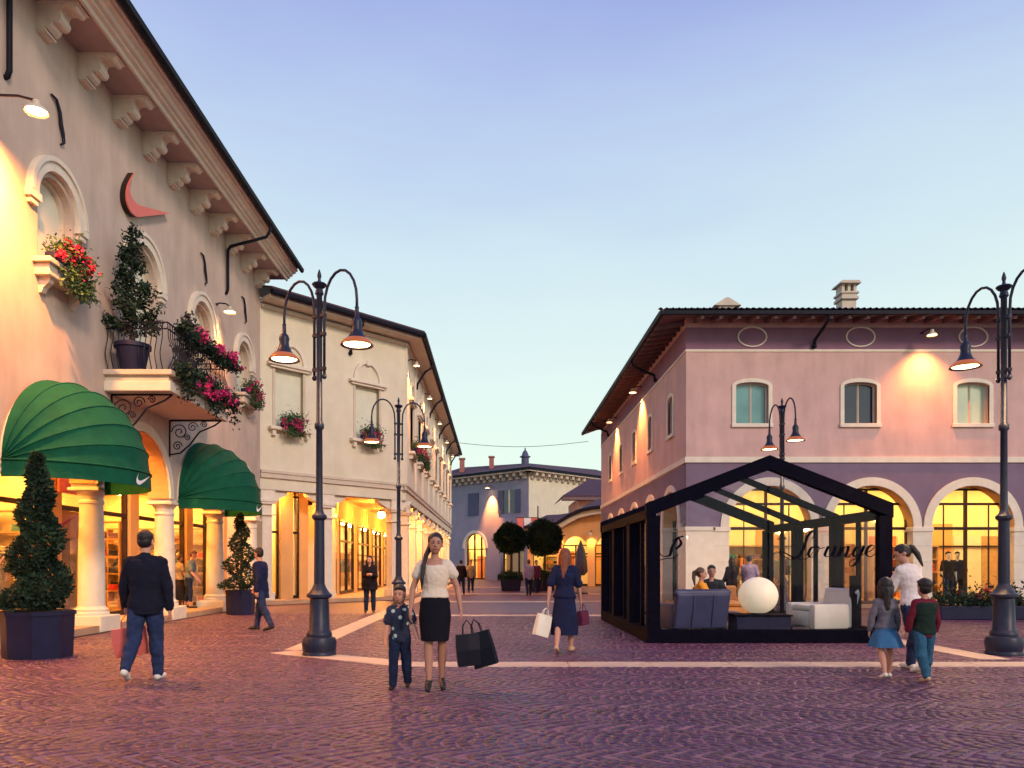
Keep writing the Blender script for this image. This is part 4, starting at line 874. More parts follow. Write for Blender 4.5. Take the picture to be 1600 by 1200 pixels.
for y in (ya + .1, yb - .1):
    for p, q in ((x0 + .23, xc - .015), (xc + .015, x1 - .23)):
        pts = [(p, .25), (q, .25), (q, zp - .04 - abs(q - xc) * .39), (p, ze + .0)] if p < xc - 1 else [(p, .25), (q, .25), (q, ze), (p, zp - .04 - abs(p - xc) * .39)]
        part('pane', MB().prism(pts, 'y', y - .006, y + .006), 'glass_lounge', lo)
# cursive lettering on the front glass
def cat3(p, k=8):
    o = []
    for i in range(len(p) - 1):
        p0, p1, p2, p3 = [np.array(p[j]) for j in (max(i - 1, 0), i, i + 1, min(i + 2, len(p) - 1))]
        for s in range(k): t = s / k; o.append(.5 * (2 * p1 + (p2 - p0) * t + (2 * p0 - 5 * p1 + 4 * p2 - p3) * t * t + (3 * p1 - p0 - 3 * p2 + p3) * t ** 3))
    o.append(np.array(p[-1], float)); return o
def stroke(name, pts, parent, wmin=.008, wmax=.030):     # calligraphic ribbon lying on the glass
    c = cat3([(p[0], p[1]) for p in pts]); vs = []; fs = []; y = ya + .1 - .010
    for i, p in enumerate(c):
        d = c[min(i + 1, len(c) - 1)] - c[max(i - 1, 0)]; L = np.hypot(*d) + 1e-9; d = d / L; nrm = np.array((-d[1], d[0]))
        wd = wmin + (wmax - wmin) * max(0, -d[1] * .9 - d[0] * .15) ** 1.3
        for s in (-1, 1): q = p + nrm * wd * s; vs.append((q[0], y, q[1]))
    for i in range(len(c) - 1): a = 2 * i; fs.append((a, a + 1, a + 3, a + 2))
    return part(name, MB().add(vs, fs), 'lounge_black', parent)
def PX(px, py): return ((px - 775) / 1200 * 14.29, 1.42 + (885 - py) / 1200 * 14.29)
letters = {
 'letter_l': [(1268, 843), (1274, 833), (1270, 830), (1262, 838), (1256, 856), (1249, 868), (1236, 874), (1224, 869), (1217, 863), (1224, 863), (1240, 871), (1256, 874), (1266, 869), (1270, 863)],
 'letter_o': [(1276, 855), (1268, 856), (1263, 866), (1268, 871), (1277, 864), (1280, 856), (1276, 854), (1282, 857), (1289, 855)],
 'letter_u': [(1287, 866), (1294, 854), (1289, 867), (1294, 870), (1302, 862), (1306, 854), (1302, 867), (1306, 870), (1310, 865)],
 'letter_n': [(1308, 868), (1316, 854), (1311, 870), (1318, 858), (1325, 854), (1324, 862), (1321, 869), (1326, 870), (1332, 864)],
 'letter_g': [(1346, 855), (1338, 856), (1333, 865), (1337, 870), (1344, 863), (1350, 853), (1343, 870), (1335, 883), (1328, 884), (1329, 877), (1342, 871), (1352, 864)],
 'letter_e': [(1352, 864), (1360, 861), (1366, 855), (1362, 852), (1355, 858), (1354, 867), (1360, 870), (1368, 865), (1373, 858)]}
for k, p in letters.items(): stroke(k, [PX(*q) for q in p], lo)
for p in ([(1068, 838), (1058, 842), (1050, 856), (1046, 868), (1034, 868), (1028, 856), (1026, 846)], [(1030, 876), (1040, 873), (1052, 872), (1060, 866)], [(1050, 845), (1060, 842), (1064, 850), (1056, 858)]):
    stroke('script_flourish', [PX(*q) for q in p], lo)

# lounge furniture
mat('leather_blue', (0.045, 0.05, 0.11), 0.45, 0.15, 5, 0.1, 60); mat('leather_white', (0.66, 0.62, 0.54), 0.5, 0.04, 5, 0.06, 60); mat('leather_orange', (0.60, 0.24, 0.06), 0.55, 0.08, 5, 0.06, 60)
mat('globe_glow', (0.80, 0.70, 0.54), 0.45, 0.03, 3, emit=(1.0, 0.78, 0.48), estr=0.26)  # the globe is unlit; its soft glow is added emission
def armchair(name, label, loc, rz, m, w_=1.05, tilt=.12):
    r = thing(name, label, 'armchair', loc, rz); h = w_ / 2
    lpart('seat', MB().bbox(-h + .16, h - .16, -.42, .30, .14, .44, .05), m, r, True, 40)
    b = MB(); b.prism([(.26, .12), (.30 + tilt, .80), (.44 + tilt, .82), (.46 + tilt, .76), (.42, .12)], 'x', -h + .02, h - .02); bk = lpart('backrest', b, m, r, True, 40); bv = bk.modifiers.new('bevel', 'BEVEL'); bv.width = .055; bv.segments = 4; bv.limit_method = 'ANGLE'
    lpart('cushion', MB().bbox(-h + .17, h - .17, -.40, .24, .44, .56, .055), m, r, True, 40)
    for sx in (-.18, .18): lpart('back_seam', MB().tube([(sx * w_, .435, .16), (sx * w_, .455 + tilt * .5, .45), (sx * w_, .475 + tilt, .76)], .008, 6), m, r, True)
    lpart('back_roll', MB().cap((-h + .05, .37 + tilt, .80), (h - .05, .37 + tilt, .80), .07, .07, 12), m, r, True)
    for s in (-1, 1):
        lpart('armrest', MB().bbox(s * h - .10 - s * .08, s * h + .10 - s * .08, -.42, .34, .10, .58, .05), m, r, True, 40)
        for y in (-.36, .34): lpart('leg', MB().tube([(s * (h - .1), y, .12), (s * (h - .1), y, .0)], [.025, .018], 8), 'dark_metal', r)
    return r
armchair('armchair', 'dark blue leather armchair seen from behind at the left of the glass lounge', (3.78, 14.92, .12), R(192), 'leather_blue', 1.12)
armchair('armchair', 'white leather armchair at the right inside the glass lounge', (6.32, 15.05, .12), R(-78), 'leather_white', .92, .14)
armchair('armchair', 'orange leather armchair behind the globe lamp in the lounge', (4.95, 16.6, .12), R(10), 'leather_orange', 1.0)
tb = thing('low_cabinet', 'dark low cabinet table carrying the globe lamp in the lounge', 'table', (5.12, 14.95, .12))
lpart('body', MB().bbox(-.52, .52, -.28, .28, .03, .34, .012), 'planter_blue', tb); lpart('top', MB().bbox(-.55, .55, -.31, .31, .34, .37, .008), 'lounge_black', tb)
for sx in (-1, 1):
    for sy in (-1, 1): lpart('leg', MB().box(sx * .45 - .03, sx * .45 + .03, sy * .2 - .03, sy * .2 + .03, 0, .03), 'dark_metal', tb)
gl = thing('globe_lamp', 'large pale globe lamp on the dark cabinet in the lounge', 'lamp', (5.10, 14.95, .49))
lpart('globe', MB().ell((0, 0, .36), .375, .375, .36, 32, 20), 'globe_glow', gl, True); lpart('foot', MB().lathe([(0, 0), (.14, 0), (.14, .03), (0, .03)], (0, 0, 0), 16), 'dark_metal', gl)
bo = thing('door_post', 'slim dark post standing inside the lounge beside the white armchair', 'post', (6.86, 14.75, .12))
lpart('shaft', MB().bbox(-.055, .055, -.055, .055, .03, 1.12, .01), 'lounge_black', bo); lpart('foot', MB().bbox(-.12, .12, -.12, .12, 0, .03, .008), 'lounge_black', bo)

# =================================================================== PLANTS
def topiary(name, label, loc, box, top, r0, seed, spiral=True, n=9000, lm='leaf_dark', ls=.055, bw=.55, deep=.34):
    root = thing(name, label, 'topiary', loc); rr = np.random.default_rng(seed)
    hb = box
    pb = MB(); pb.loft([[(bw * math.cos(math.pi / 4 * (k + .5)) * s, bw * math.sin(math.pi / 4 * (k + .5)) * s, z) for k in range(8)] for s, z in ((.95, 0), (1.0, hb - .06), (1.04, hb - .06), (1.04, hb))])
    lpart('planter', pb, 'planter_blue', root); lpart('soil', MB().lathe([(0, hb - .03), (bw * .93, hb - .03), (0, hb - .02)], (0, 0, .035), 12), 'soil', root)
    tk = MB(); tk.tube([(0, 0, hb - .02), (.03, .02, hb + (top - hb) * .4), (0, 0, top - .15)], [.05, .035, .012], 7); lpart('trunk', tk, 'bark', root, True)
    H = top - hb; P = []; N = []
    while len(P) < n:
        t = rr.random() ** 1.35; a = rr.random() * 2 * math.pi; R0 = r0 * (1 - t) ** .75 + .03
        if spiral:
            ph = (t * 3.3 - a / (2 * math.pi)) % 1.0; R0 *= deep + (1.12 - deep) * math.sin(math.pi * ph) ** .8
        q = R0 * (.72 + .32 * rr.random() ** .5) * (1 + .10 * math.sin(7 * a + 11 * t))
        P.append((q * math.cos(a), q * math.sin(a), hb + .05 + t * H)); N.append((math.cos(a) * .8, math.sin(a) * .8, .5))
    lpart('foliage', leaves(P, ls, seed, nrm=N, asp=.45), lm, root)
    return root
topiary('spiral_topiary', 'tall bushy spiral topiary in a dark planter at the left edge', (-7.22, 12.1, 0), 0.72, 3.12, .43, 1, n=15000, ls=.075, bw=.52)
topiary('spiral_topiary', 'smaller spiral topiary in a dark planter before the second awning', (-7.55, 22.7, 0), .72, 2.9, .50, 2, n=7000, ls=.075, bw=.42, deep=.12)
def ball_tree(label, loc, r, zc, seed):
    root = thing('ball_tree', label, 'tree', loc, 0, 'round clipped trees in the middle of the street'); rr = np.random.default_rng(seed)
    lpart('trunk', MB().tube([(0, 0, .5), (.02, 0, zc - r * .3)], [.05, .04], 7), 'bark', root)
    for k in range(5): a = k * 1.26; lpart('limb', MB().tube([(0, 0, zc - r * .9), (r * .6 * math.cos(a), r * .6 * math.sin(a), zc + r * .2)], [.03, .012], 5), 'bark', root)
    v = rr.normal(size=(9000, 3)); v /= np.linalg.norm(v, axis=1)[:, None]; q = r * (.30 + .72 * rr.random(9000) ** .4) * (1 + .08 * np.sin(5 * v[:, 0] + 3 * v[:, 2]) * np.cos(4 * v[:, 1]))
    q = q * (1 + .13 * (rr.random(9000) > .965)); cw = leaves(v * q[:, None] * np.array((1, 1, .96)) + np.array((0, 0, zc)), .13, seed); cw.ell((0, 0, zc), r * .8, r * .8, r * .76, 14, 9); lpart('crown', cw, 'leaf_dark', root)
    pl = MB(); pl.loft([[(x * s, y * s, z) for x, y in ((-.6, -.6), (.6, -.6), (.6, .6), (-.6, .6))] for s, z in ((.9, 0), (1, .62), (1.05, .62), (1.05, .7))]); lpart('planter', pl, 'planter_blue', root)
    u = rr.random((2200, 3)); a = u[:, 0] * 6.283; q = np.stack([.75 * np.sqrt(u[:, 1]) * np.cos(a), .75 * np.sqrt(u[:, 1]) * np.sin(a), .65 + .5 * u[:, 2] * (1 - .5 * u[:, 1])], 1)
    lpart('undergrowth', leaves(q, .12, seed + 5), 'leaf_dark', root)
ball_tree('smaller round clipped tree in a planter, left of the pair', (.86, 45, 0), .86, 3.05, 11)
ball_tree('larger round clipped tree in a planter, right of the pair', (2.83, 45.2, 0), 1.05, 3.1, 12)
for i, (x, y, s, lab) in enumerate(((2.2, 43, .8, 'low shrub in a dark pot between the ball trees'), (3.9, 42.6, 1.0, 'wide low shrub in a dark pot by the closed parasol'))):
    root = thing('potted_shrub', lab, 'shrub', (x, y, 0)); rr = np.random.default_rng(40 + i)
    lpart('pot', MB().lathe([(0, 0), (.36 * s, 0), (.48 * s, .55), (.52 * s, .55), (.52 * s, .62), (.4 * s, .6), (0, .58)], (0, 0, 0), 16), 'planter_blue', root, True, 40)
    v = rr.normal(size=(1800, 3)); v /= np.linalg.norm(v, axis=1)[:, None]; lpart('foliage', leaves(v * (rr.random(1800) ** .4)[:, None] * np.array((.7 * s, .7 * s, .5 * s)) + np.array((0, 0, .95)), .12, 50 + i), 'leaf_dark', root)
pa = thing('closed_parasol', 'closed dark parasol standing behind the woman with the white bag', 'parasol', (4.35, 39.5, 0))
lpart('pole', MB().tube([(0, 0, .05), (0, 0, 2.75)], .03, 8), 'dark_metal', pa); lpart('base', MB().lathe([(0, 0), (.4, 0), (.4, .06), (.06, .1), (0, .1)], (0, 0, 0), 16), 'dark_metal', pa, True, 40)
b = MB(); b.loft([[((r * (1 + .22 * math.cos(5 * k * math.pi / 10))) * math.cos(k * math.pi / 10), (r * (1 + .22 * math.cos(5 * k * math.pi / 10))) * math.sin(k * math.pi / 10), z) for k in range(20)] for r, z in ((.16, .95), (.30, 1.15), (.27, 1.7), (.17, 2.3), (.03, 2.72))]); lpart('canopy', b, 'leather_blue', pa, True)

# flower boxes on window sills
def flower_box(M, u, z, label, n=1, w_=.6, off=.25, trail=.35, petal='petal_magenta', seed=0, right=0.0):
    mw = M @ TR(u, -.22, z); root = link('flower_box', None, None, mw); tag(root, label, 'flower box', 'flower boxes on the window sills'); rr = np.random.default_rng(seed)
    lpart('trough', MB().bbox(-w_, w_, -.10, .10, 0, .16, .015), 'planter_blue', root)
    m = int(1000 * n); P = np.stack([rr.normal(right, w_ * .55, m), rr.normal(-.08, .11, m), .18 + rr.gamma(2., .07, m)], 1)
    Q = np.stack([rr.normal(right * 1.3, w_ * .45, m), rr.normal(-.2, .06, m), .15 - rr.random(m) * trail * 1.4], 1)
    S = np.concatenate([P, Q]); S[:, 0] = np.clip(S[:, 0], -w_ * 1.05, w_ * 1.35)
    lpart('foliage', leaves(S, .085, seed), 'leaf_mid', root)
    k = 26; F = np.stack([np.clip(rr.normal(right, w_ * .55, k), -w_, w_ * 1.3), rr.normal(-.20, .07, k), rr.normal(.12, .16, k)], 1)
    pts = np.concatenate([f + rr.normal(0, .035, (26, 3)) for f in F]); lpart('blossoms', leaves(pts, .055, seed + 1, asp=.9), petal, root)
    return root
flower_box(ML, 15.0, 7.18, 'flower box with red and violet blooms on the leftmost arched window', 1.1, .58, petal='petal_red', seed=21, right=.08, trail=.45)
flower_box(ML, 26.1, 7.18, 'flower box on the small arched window next to the cream building', .9, .6, seed=22, right=.1)
flower_box(MA, 1.2, 6.6, 'flower box on the left window of the angled cream front', 1.0, .45, seed=23)
flower_box(MA, 4.85, 6.6, 'flower box on the right window of the angled cream front', 1.0, .45, seed=24)
flower_box(MS, SW[0], 6.6, 'flower box on the first street-side window of the cream building', .8, .5, seed=25); flower_box(MS, SW[1], 6.6, 'flower box on the second street-side window of the cream building', .6, .5, seed=26)

# balcony plants
def potted(name, label, u, d, z, hpot, rpot, hh, rad, n, lm, seed, ls=.09, fill=.25):
    mw = ML @ TR(u, d, z); root = link(name, None, None, mw); tag(root, label, 'potted plant'); rr = np.random.default_rng(seed)
    lpart('pot', MB().lathe([(0, 0), (rpot * .7, 0), (rpot * .98, hpot * .85), (rpot * 1.08, hpot * .85), (rpot * 1.08, hpot), (rpot * .9, hpot * .97), (0, hpot * .95)], (0, 0, 0), 18), 'planter_blue', root, True, 40)
    lpart('stem', MB().tube([(0, 0, hpot * .9), (0, .02, hpot + hh * .5), (0, 0, hpot + hh * .97)], [.03, .02, .006], 6), 'bark', root)
    P = []; br = MB()
    for k in range(int(46 * hh / 2.2)):
        t = (k + rr.random()) / (46 * hh / 2.2); a = rr.random() * 6.283; L = rad * (1 - t) ** .8 * rr.uniform(.7, 1.1) + .05; z0 = hpot + .1 + t * hh * .93
        e = np.array((L * math.cos(a), L * math.sin(a), L * .55)); br.tube([(0, 0, z0), tuple(e * .5 + np.array((0, 0, z0 - .02))), tuple(e + np.array((0, 0, z0)))], [.010, .007, .003], 4)
        m = max(6, int(n * L / rad / 46)); s = rr.random(m) ** .6; P.append(s[:, None] * e + np.array((0, 0, z0)) + rr.normal(0, .05, (m, 3)))
    lpart('branches', br, 'bark', root); lpart('foliage', leaves(np.concatenate(P), ls, seed), lm, root)
potted('balcony_conifer', 'tall airy conifer in a dark pot on the balcony', 17.08, -.52, 5.745, .6, .36, 2.75, .56, 5200, 'leaf_dark', 31, .09)
potted('balcony_shrub', 'smaller reddish shrub in a pot at the far end of the balcony', 20.0, -.62, 5.745, .5, .3, 1.75, .48, 3600, 'leaf_purple', 32, .10)
# geraniums hanging along the balcony front
for j, (lab, z, tr, sd_) in enumerate((('magenta geranium boxes along the balcony handrail', 6.62, .12, 33), ('magenta geraniums trailing over the balcony slab edge', 5.72, .5, 34))):
    root = link('balcony_geraniums', None, None, ML @ TR(18.9, -1.56, z)); tag(root, lab, 'flowers'); rr = np.random.default_rng(sd_)
    lpart('trough', MB().bbox(-1.8, 1.5, -.09, .06, -.02, .14, .015), 'planter_blue', root)
    m = (2600, 3600)[j]; U = rr.uniform(-1.95, 1.66, m); P = np.stack([U, rr.normal(-.08, .09, m), .10 + rr.normal(0, (.07, .08)[j], m) - (rr.random(m) ** 2.2) * tr * 1.3 * (.5 + .5 * np.sin(U * 4.1 + j))], 1)
    lpart('foliage', leaves(P, .09, sd_), 'leaf_dark', root)
    k = 24; U = np.concatenate([rr.normal(c, .22, k // 3) for c in ((-.9, .35, 1.15) if j == 0 else (-.9, .1, 1.2))]); F = np.stack([U, rr.normal(-.18, .06, len(U)), rr.normal(.16 if j == 0 else -.02, .09, len(U))], 1)
    lpart('blossoms', leaves(np.concatenate([f + rr.normal(0, .045, (30, 3)) for f in F]), .065, sd_ + 1, asp=.9), 'petal_magenta', root)

# flower bed at the right
fb = thing('long_planter', 'long low planter of dark shrubs with pink flowers before the right arches', 'planter', (14.4, 20.7, 0)); rr = np.random.default_rng(60)
lpart('trough', MB().bbox(-2.6, 4.5, -.35, .35, 0, .36, .02), 'planter_blue', fb)
P = np.stack([rr.uniform(-2.6, 4.5, 6500), rr.normal(0, .22, 6500), .34 + rr.gamma(2., .10, 6500)], 1); lpart('foliage', leaves(P, .10, 61), 'leaf_dark', fb)
F = np.stack([np.concatenate([rr.normal(2.3, .8, 40), rr.uniform(-2, 4.4, 22)]), rr.normal(-.05, .2, 62), rr.normal(.62, .13, 62)], 1); lpart('blossoms', leaves(np.concatenate([f + rr.normal(0, .05, (24, 3)) for f in F]), .07, 62, asp=.9), 'petal_red', fb)

# red pennants far down the street
fg = thing('red_banner', 'red and white pennant banner on a pole in front of the far grey building', 'banner', (3.6, 66, 0))
lpart('pole', MB().tube([(0, 0, 0), (0, 0, 6.6)], .05, 8), 'dark_metal', fg); lpart('arm', MB().tube([(-1.9, 0, 5.6), (0, 0, 5.6)], .035, 6), 'dark_metal', fg)
for i in range(3): lpart('pennant', MB().prism([(-1.8 + i * .6, 5.58), (-1.25 + i * .6, 5.58), (-1.3 + i * .6, 4.7), (-1.5 + i * .6, 4.4), (-1.75 + i * .6, 4.7)], 'y', -.02, .02), 'coral' if i != 1 else 'white_paint', fg)
# =================================================================== PEOPLE
mat('skin', (0.50, 0.25, 0.17), 0.55, 0.05, 8); mat('skin_tan', (0.42, 0.20, 0.13), 0.55, 0.05, 8)
mat('hair_dark', (0.012, 0.009, 0.010), 0.5, 0.3, 30, 0.3, 120); mat('hair_brown', (0.085, 0.04, 0.022), 0.5, 0.3, 30, 0.3, 120); mat('hair_auburn', (0.16, 0.045, 0.02), 0.5, 0.3, 30, 0.3, 120)
mat('eye_dark', (0.02, 0.012, 0.01), 0.3); mat('lip', (0.36, 0.09, 0.08), 0.5)
def cloth(name, c, var=.12): return mat(name, c, 0.9, var, 9, 0.25, 30, spec=.12)
cloth('jacket_navy', (0.010, 0.011, 0.022)); cloth('denim', (0.022, 0.034, 0.085), .3); cloth('denim_dark', (0.012, 0.02, 0.05), .3); cloth('denim_teal', (0.03, 0.10, 0.17), .3)
cloth('skirt_black', (0.008, 0.008, 0.013)); cloth('cream_top', (0.68, 0.56, 0.44), .05); cloth('white_top', (0.70, 0.62, 0.58), .05); cloth('coat_black', (0.010, 0.008, 0.012))
cloth('navy_dress', (0.012, 0.016, 0.05)); cloth('orange_top', (0.80, 0.33, 0.04)); cloth('polo_dark', (0.02, 0.025, 0.03)); cloth('slate_shirt', (0.12, 0.15, 0.17)); cloth('blue_skirt', (0.04, 0.13, 0.26)); cloth('grey_knit', (0.14, 0.13, 0.16)); cloth('dark_green', (0.015, 0.028, 0.022)); cloth('red_trim', (0.13, 0.014, 0.03)); cloth('lilac_shirt', (0.30, 0.24, 0.36)); cloth('khaki', (0.25, 0.19, 0.12)); cloth('plum', (0.10, 0.02, 0.05))
mat('shoe_black', (0.01, 0.009, 0.012), .4); mat('shoe_white', (0.70, 0.66, 0.58), .6, .05); mat('shoe_tan', (0.5, 0.33, 0.2), .6); mat('paper_red', (0.55, 0.11, 0.09), .7, .1, 4); mat('paper_black', (0.006, 0.006, 0.014), .55, .1, 4, spec=.15); mat('paper_white', (0.78, 0.72, 0.60), .7, .04, 4)
def floral():
    m = mat('floral_shirt', (0.015, 0.022, 0.045), 0.85, 0.1, 9); t = m.node_tree; n = t.nodes; L = t.links; b = n['Principled BSDF']
    tcn = n.new('ShaderNodeTexCoord'); vo = n.new('ShaderNodeTexVoronoi'); vo.inputs['Scale'].default_value = 13; L.new(tcn.outputs['Object'], vo.inputs['Vector'])
    lt = n.new('ShaderNodeMath'); lt.operation = 'LESS_THAN'; lt.inputs[1].default_value = .30; L.new(vo.outputs['Distance'], lt.inputs[0])
    mx_ = n.new('ShaderNodeMix'); mx_.data_type = 'RGBA'; mx_.inputs[6].default_value = (.014, .02, .045, 1); mx_.inputs[7].default_value = (.42, .50, .46, 1); L.new(lt.outputs[0], mx_.inputs[0]); L.new(mx_.outputs[2], b.inputs['Base Color'])
floral()

FOLD = bpy.data.textures.new('folds', 'CLOUDS'); FOLD.noise_scale = .085; FOLD.noise_depth = 2
LOCK = bpy.data.textures.new('locks', 'CLOUDS'); LOCK.noise_scale = .028; LOCK.noise_depth = 1
def skin_obj(name, mb, m, parent, vox, it=4, dec=None):
    me = mb.mesh(name, m, True); o = link(name, me, parent, W(parent))
    r = o.modifiers.new('remesh', 'REMESH'); r.mode = 'VOXEL'; r.voxel_size = vox; r.use_smooth_shade = True
    s = o.modifiers.new('smooth', 'SMOOTH'); s.iterations = it; s.factor = .5
    if name not in ('body', 'shoe', 'hair'):
        d = o.modifiers.new('folds', 'DISPLACE'); d.texture = FOLD; d.strength = .024; d.mid_level = .34; d.texture_coords = 'LOCAL'
    if name == 'hair':
        d = o.modifiers.new('locks', 'DISPLACE'); d.texture = LOCK; d.strength = .007; d.mid_level = .5; d.texture_coords = 'LOCAL'
    if dec: d = o.modifiers.new('decimate', 'DECIMATE'); d.ratio = dec
    return o
def person(label, loc, rz, H, pose, fit, vox=.009, fem=False, child=False):
    root = thing(fit.get('name', 'person'), label, fit.get('name', 'person'), loc, rz)
    V = Vector; hs = 1.40 if child else 1.07          # larger head for children
    lean, side = R(pose.get('lean', 0)), R(pose.get('side', 0))
    U = V((math.sin(side), -math.sin(lean), math.cos(lean))).normalized(); X = V((1, 0, 0)); X = (X - U * X.dot(U)).normalized(); F = U.cross(X).normalized() * -1   # F = forward (-Y)
    if F.y > 0: F = -F
    hz = pose.get('hip', .525); P = V((0, 0, hz)) * H
    sw = (.098 if fem else .112) * (0.95 if child else 1)
    J = {}; J['neck'] = P + U * .30 * H
    ht, hn, hr = [R(a) for a in pose.get('head', (0, 0, 0))]     # turn, nod (down +), roll
    for i, s in enumerate((-1, 1)):
        a = pose['arms'][i]; sh = P + U * .283 * H + X * s * sw * H
        f, o_, el = R(a[0]), R(a[1]), R(a[2]); fo = R(a[3]) if len(a) > 3 else o_ * .3
        up = (-U * math.cos(f) + F * math.sin(f)) * math.cos(o_) + X * s * math.sin(o_)
        fr = (-U * math.cos(f + el) + F * math.sin(f + el)) * math.cos(fo) + X * s * math.sin(fo)
        e = sh + up * .172 * H; w_ = e + fr * .150 * H; J['arm%d' % i] = (sh, e, w_, fr)
        l = pose['legs'][i]; hf, ho, kn = R(l[0]), R(l[1]), R(l[2])
        hip = P + X * s * .052 * H + V((0, 0, -.01 * H)); th = V((s * math.sin(ho), -math.sin(hf), -math.cos(hf))).normalized(); sn = V((s * math.sin(ho) * .6, -math.sin(hf - kn), -math.cos(hf - kn))).normalized()
        k = hip + th * .245 * H; an = k + sn * .232 * H; tp_ = R(l[3]) if len(l) > 3 else 0
        J['leg%d' % i] = (hip, k, an, tp_)
    if not pose.get('seat'):                                   # set the lowest sole on the ground
        heel = fit.get('heel', 0)
        low = min(min(J['leg%d' % i][2].z - .040 * H, J['leg%d' % i][2].z - .040 * H + .1 * H * math.sin(J['leg%d' % i][3])) for i in (0, 1)); dz = V((0, 0, -low + heel))
    else: dz = V((0, 0, pose['seat']))
    P = P + dz; J['neck'] += dz
    for i in (0, 1): a = J['arm%d' % i]; J['arm%d' % i] = (a[0] + dz, a[1] + dz, a[2] + dz, a[3]); l = J['leg%d' % i]; J['leg%d' % i] = (l[0] + dz, l[1] + dz, l[2] + dz, l[3])
    rot = Matrix.Rotation(ht, 3, 'Z') @ Matrix.Rotation(hn, 3, 'X') @ Matrix.Rotation(hr, 3, 'Y')
    hrm = Matrix((X, -F, U)).transposed() @ rot if True else rot
    hc = J['neck'] + U * .062 * H + hrm @ V((0, -.008 * H, .050 * H * hs))
    def hp(x, y, z): return hc + hrm @ V((x, y, z)) * H * hs
    tf = [(-.055, .070, .052), (-.02, .092, .060), (.02, .093, .060), (.07, .072, .050), (.12, .061, .045), (.18, .078, .056), (.215, .083, .062), (.255, .086, .052), (.283, .078, .044), (.302, .042, .036)]
    tm = [(-.055, .070, .052), (-.02, .088, .058), (.03, .086, .056), (.09, .080, .054), (.15, .086, .058), (.21, .098, .062), (.25, .104, .058), (.283, .088, .046), (.305, .045, .038)]
    TT = tf if fem else tm
    def torso(mb, inf, t0, t1, sx=1.0, sy=1.0, ext=None):
        ts = [t0] + [t for t, _, _ in TT if t0 < t < t1] + [t1]; rings = []
        for t in ts:
            a = [x[0] for x in TT]; rx = float(np.interp(t, a, [x[1] for x in TT])) * H * sx + inf; ry = float(np.interp(t, a, [x[2] for x in TT])) * H * sy + inf
            if ext and t < ext[0]: rx += (ext[0] - t) * H * ext[1]; ry += (ext[0] - t) * H * ext[1]
            c = P + U * t * H; rings.append([c + X * rx * math.cos(k * math.pi / 9) + F * ry * math.sin(k * math.pi / 9) for k in range(18)])
        mb.loft(rings)
    # ---- body
    b = MB(); torso(b, 0, -.055, .302)
    for i in (0, 1): b.cap(J['neck'] + U * .004 * H, J['arm%d' % i][0] - U * .006 * H, .026 * H, .023 * H)
    b.cap(J['neck'] - U * .02 * H, hc - hrm @ V((0, -.006, .03)) * H, .034 * H if not fem else .029 * H, .030 * H if not fem else .026 * H)
    b.ell(hc + hrm @ V((0, .006, .012)) * H * hs, .044 * H * hs, .054 * H * hs, .054 * H * hs, 18, 12, hrm); b.ell(hp(0, -.012, -.022), .035 * H * hs, .040 * H * hs, .045 * H * hs, 16, 10, hrm)
    b.cap(hp(0, -.050, .004), hp(0, -.060, -.014), .005 * H * hs, .0085 * H * hs, 8)
    for s in (-1, 1): b.ell(hp(s * .044, .006, -.006), .006 * H * hs, .011 * H * hs, .017 * H * hs, 8, 6, hrm)
    for i, s in enumerate((-1, 1)):
        sh, e, w_, fr = J['arm%d' % i]; k = .86 if fem else 1.0
        b.cap(sh - X * s * .012 * H, e, .032 * H * k, .024 * H * k); b.cap(e, e.lerp(w_, .35), .024 * H * k, .0245 * H * k); b.cap(e.lerp(w_, .35), w_, .0245 * H * k, .0155 * H * k)
        hd = fr.normalized(); pn = (X * -s); pn = (pn - hd * pn.dot(hd)).normalized(); ax = hd.cross(pn).normalized()
        if ax.dot(F) < 0: ax = -ax
        for q in range(4): o_ = (q - 1.5) * .0105 * H; b.cap(w_ + ax * o_ * .5, w_ + hd * .045 * H + ax * o_, .0115 * H, .0085 * H, 8)
        for q, fl in enumerate((.036, .042, .040, .030)):
            o_ = (1.5 - q) * .0112 * H; k0 = w_ + hd * .047 * H + ax * o_; cv = fit.get('grip', 0.5); k1 = k0 + (hd * math.cos(cv * .6) + pn * math.sin(cv * .6)) * fl * .55 * H; k2 = k1 + (hd * math.cos(cv * 1.6) + pn * math.sin(cv * 1.6)) * fl * .5 * H
            b.cap(k0, k1, .0062 * H, .0056 * H, 7); b.cap(k1, k2, .0056 * H, .0046 * H, 7)
        t0 = w_ + hd * .015 * H + ax * .012 * H; t1 = t0 + (hd * .8 + ax * .6 + pn * .25).normalized() * .030 * H; b.cap(t0, t1, .0075 * H, .0062 * H, 7); b.cap(t1, t1 + (hd + pn * .3).normalized() * .020 * H, .0062 * H, .0048 * H, 7)
        hip, kn, an, tp_ = J['leg%d' % i]
        b.cap(hip, kn, .052 * H * (.97 if fem else 1), .031 * H); b.cap(kn, kn.lerp(an, .35) + V((0, .008 * H, 0)), .031 * H, .033 * H); b.cap(kn.lerp(an, .35) + V((0, .008 * H, 0)), an, .033 * H, .0195 * H)
        fd = V((s * .10, -math.cos(tp_), math.sin(tp_))).normalized(); heel = fit.get('heel', 0)
        toe = an + fd * .095 * H + V((0, 0, -.026 * H - heel * .9)); b.cap(an + V((0, .018 * H, -.018 * H)), toe, .022 * H, .015 * H)
    J['hand0'] = J['arm0'][2] + J['arm0'][3] * .07 * H; J['hand1'] = J['arm1'][2] + J['arm1'][3] * .07 * H
    skin_obj('body', b, fit.get('skin', 'skin'), root, vox, 3)
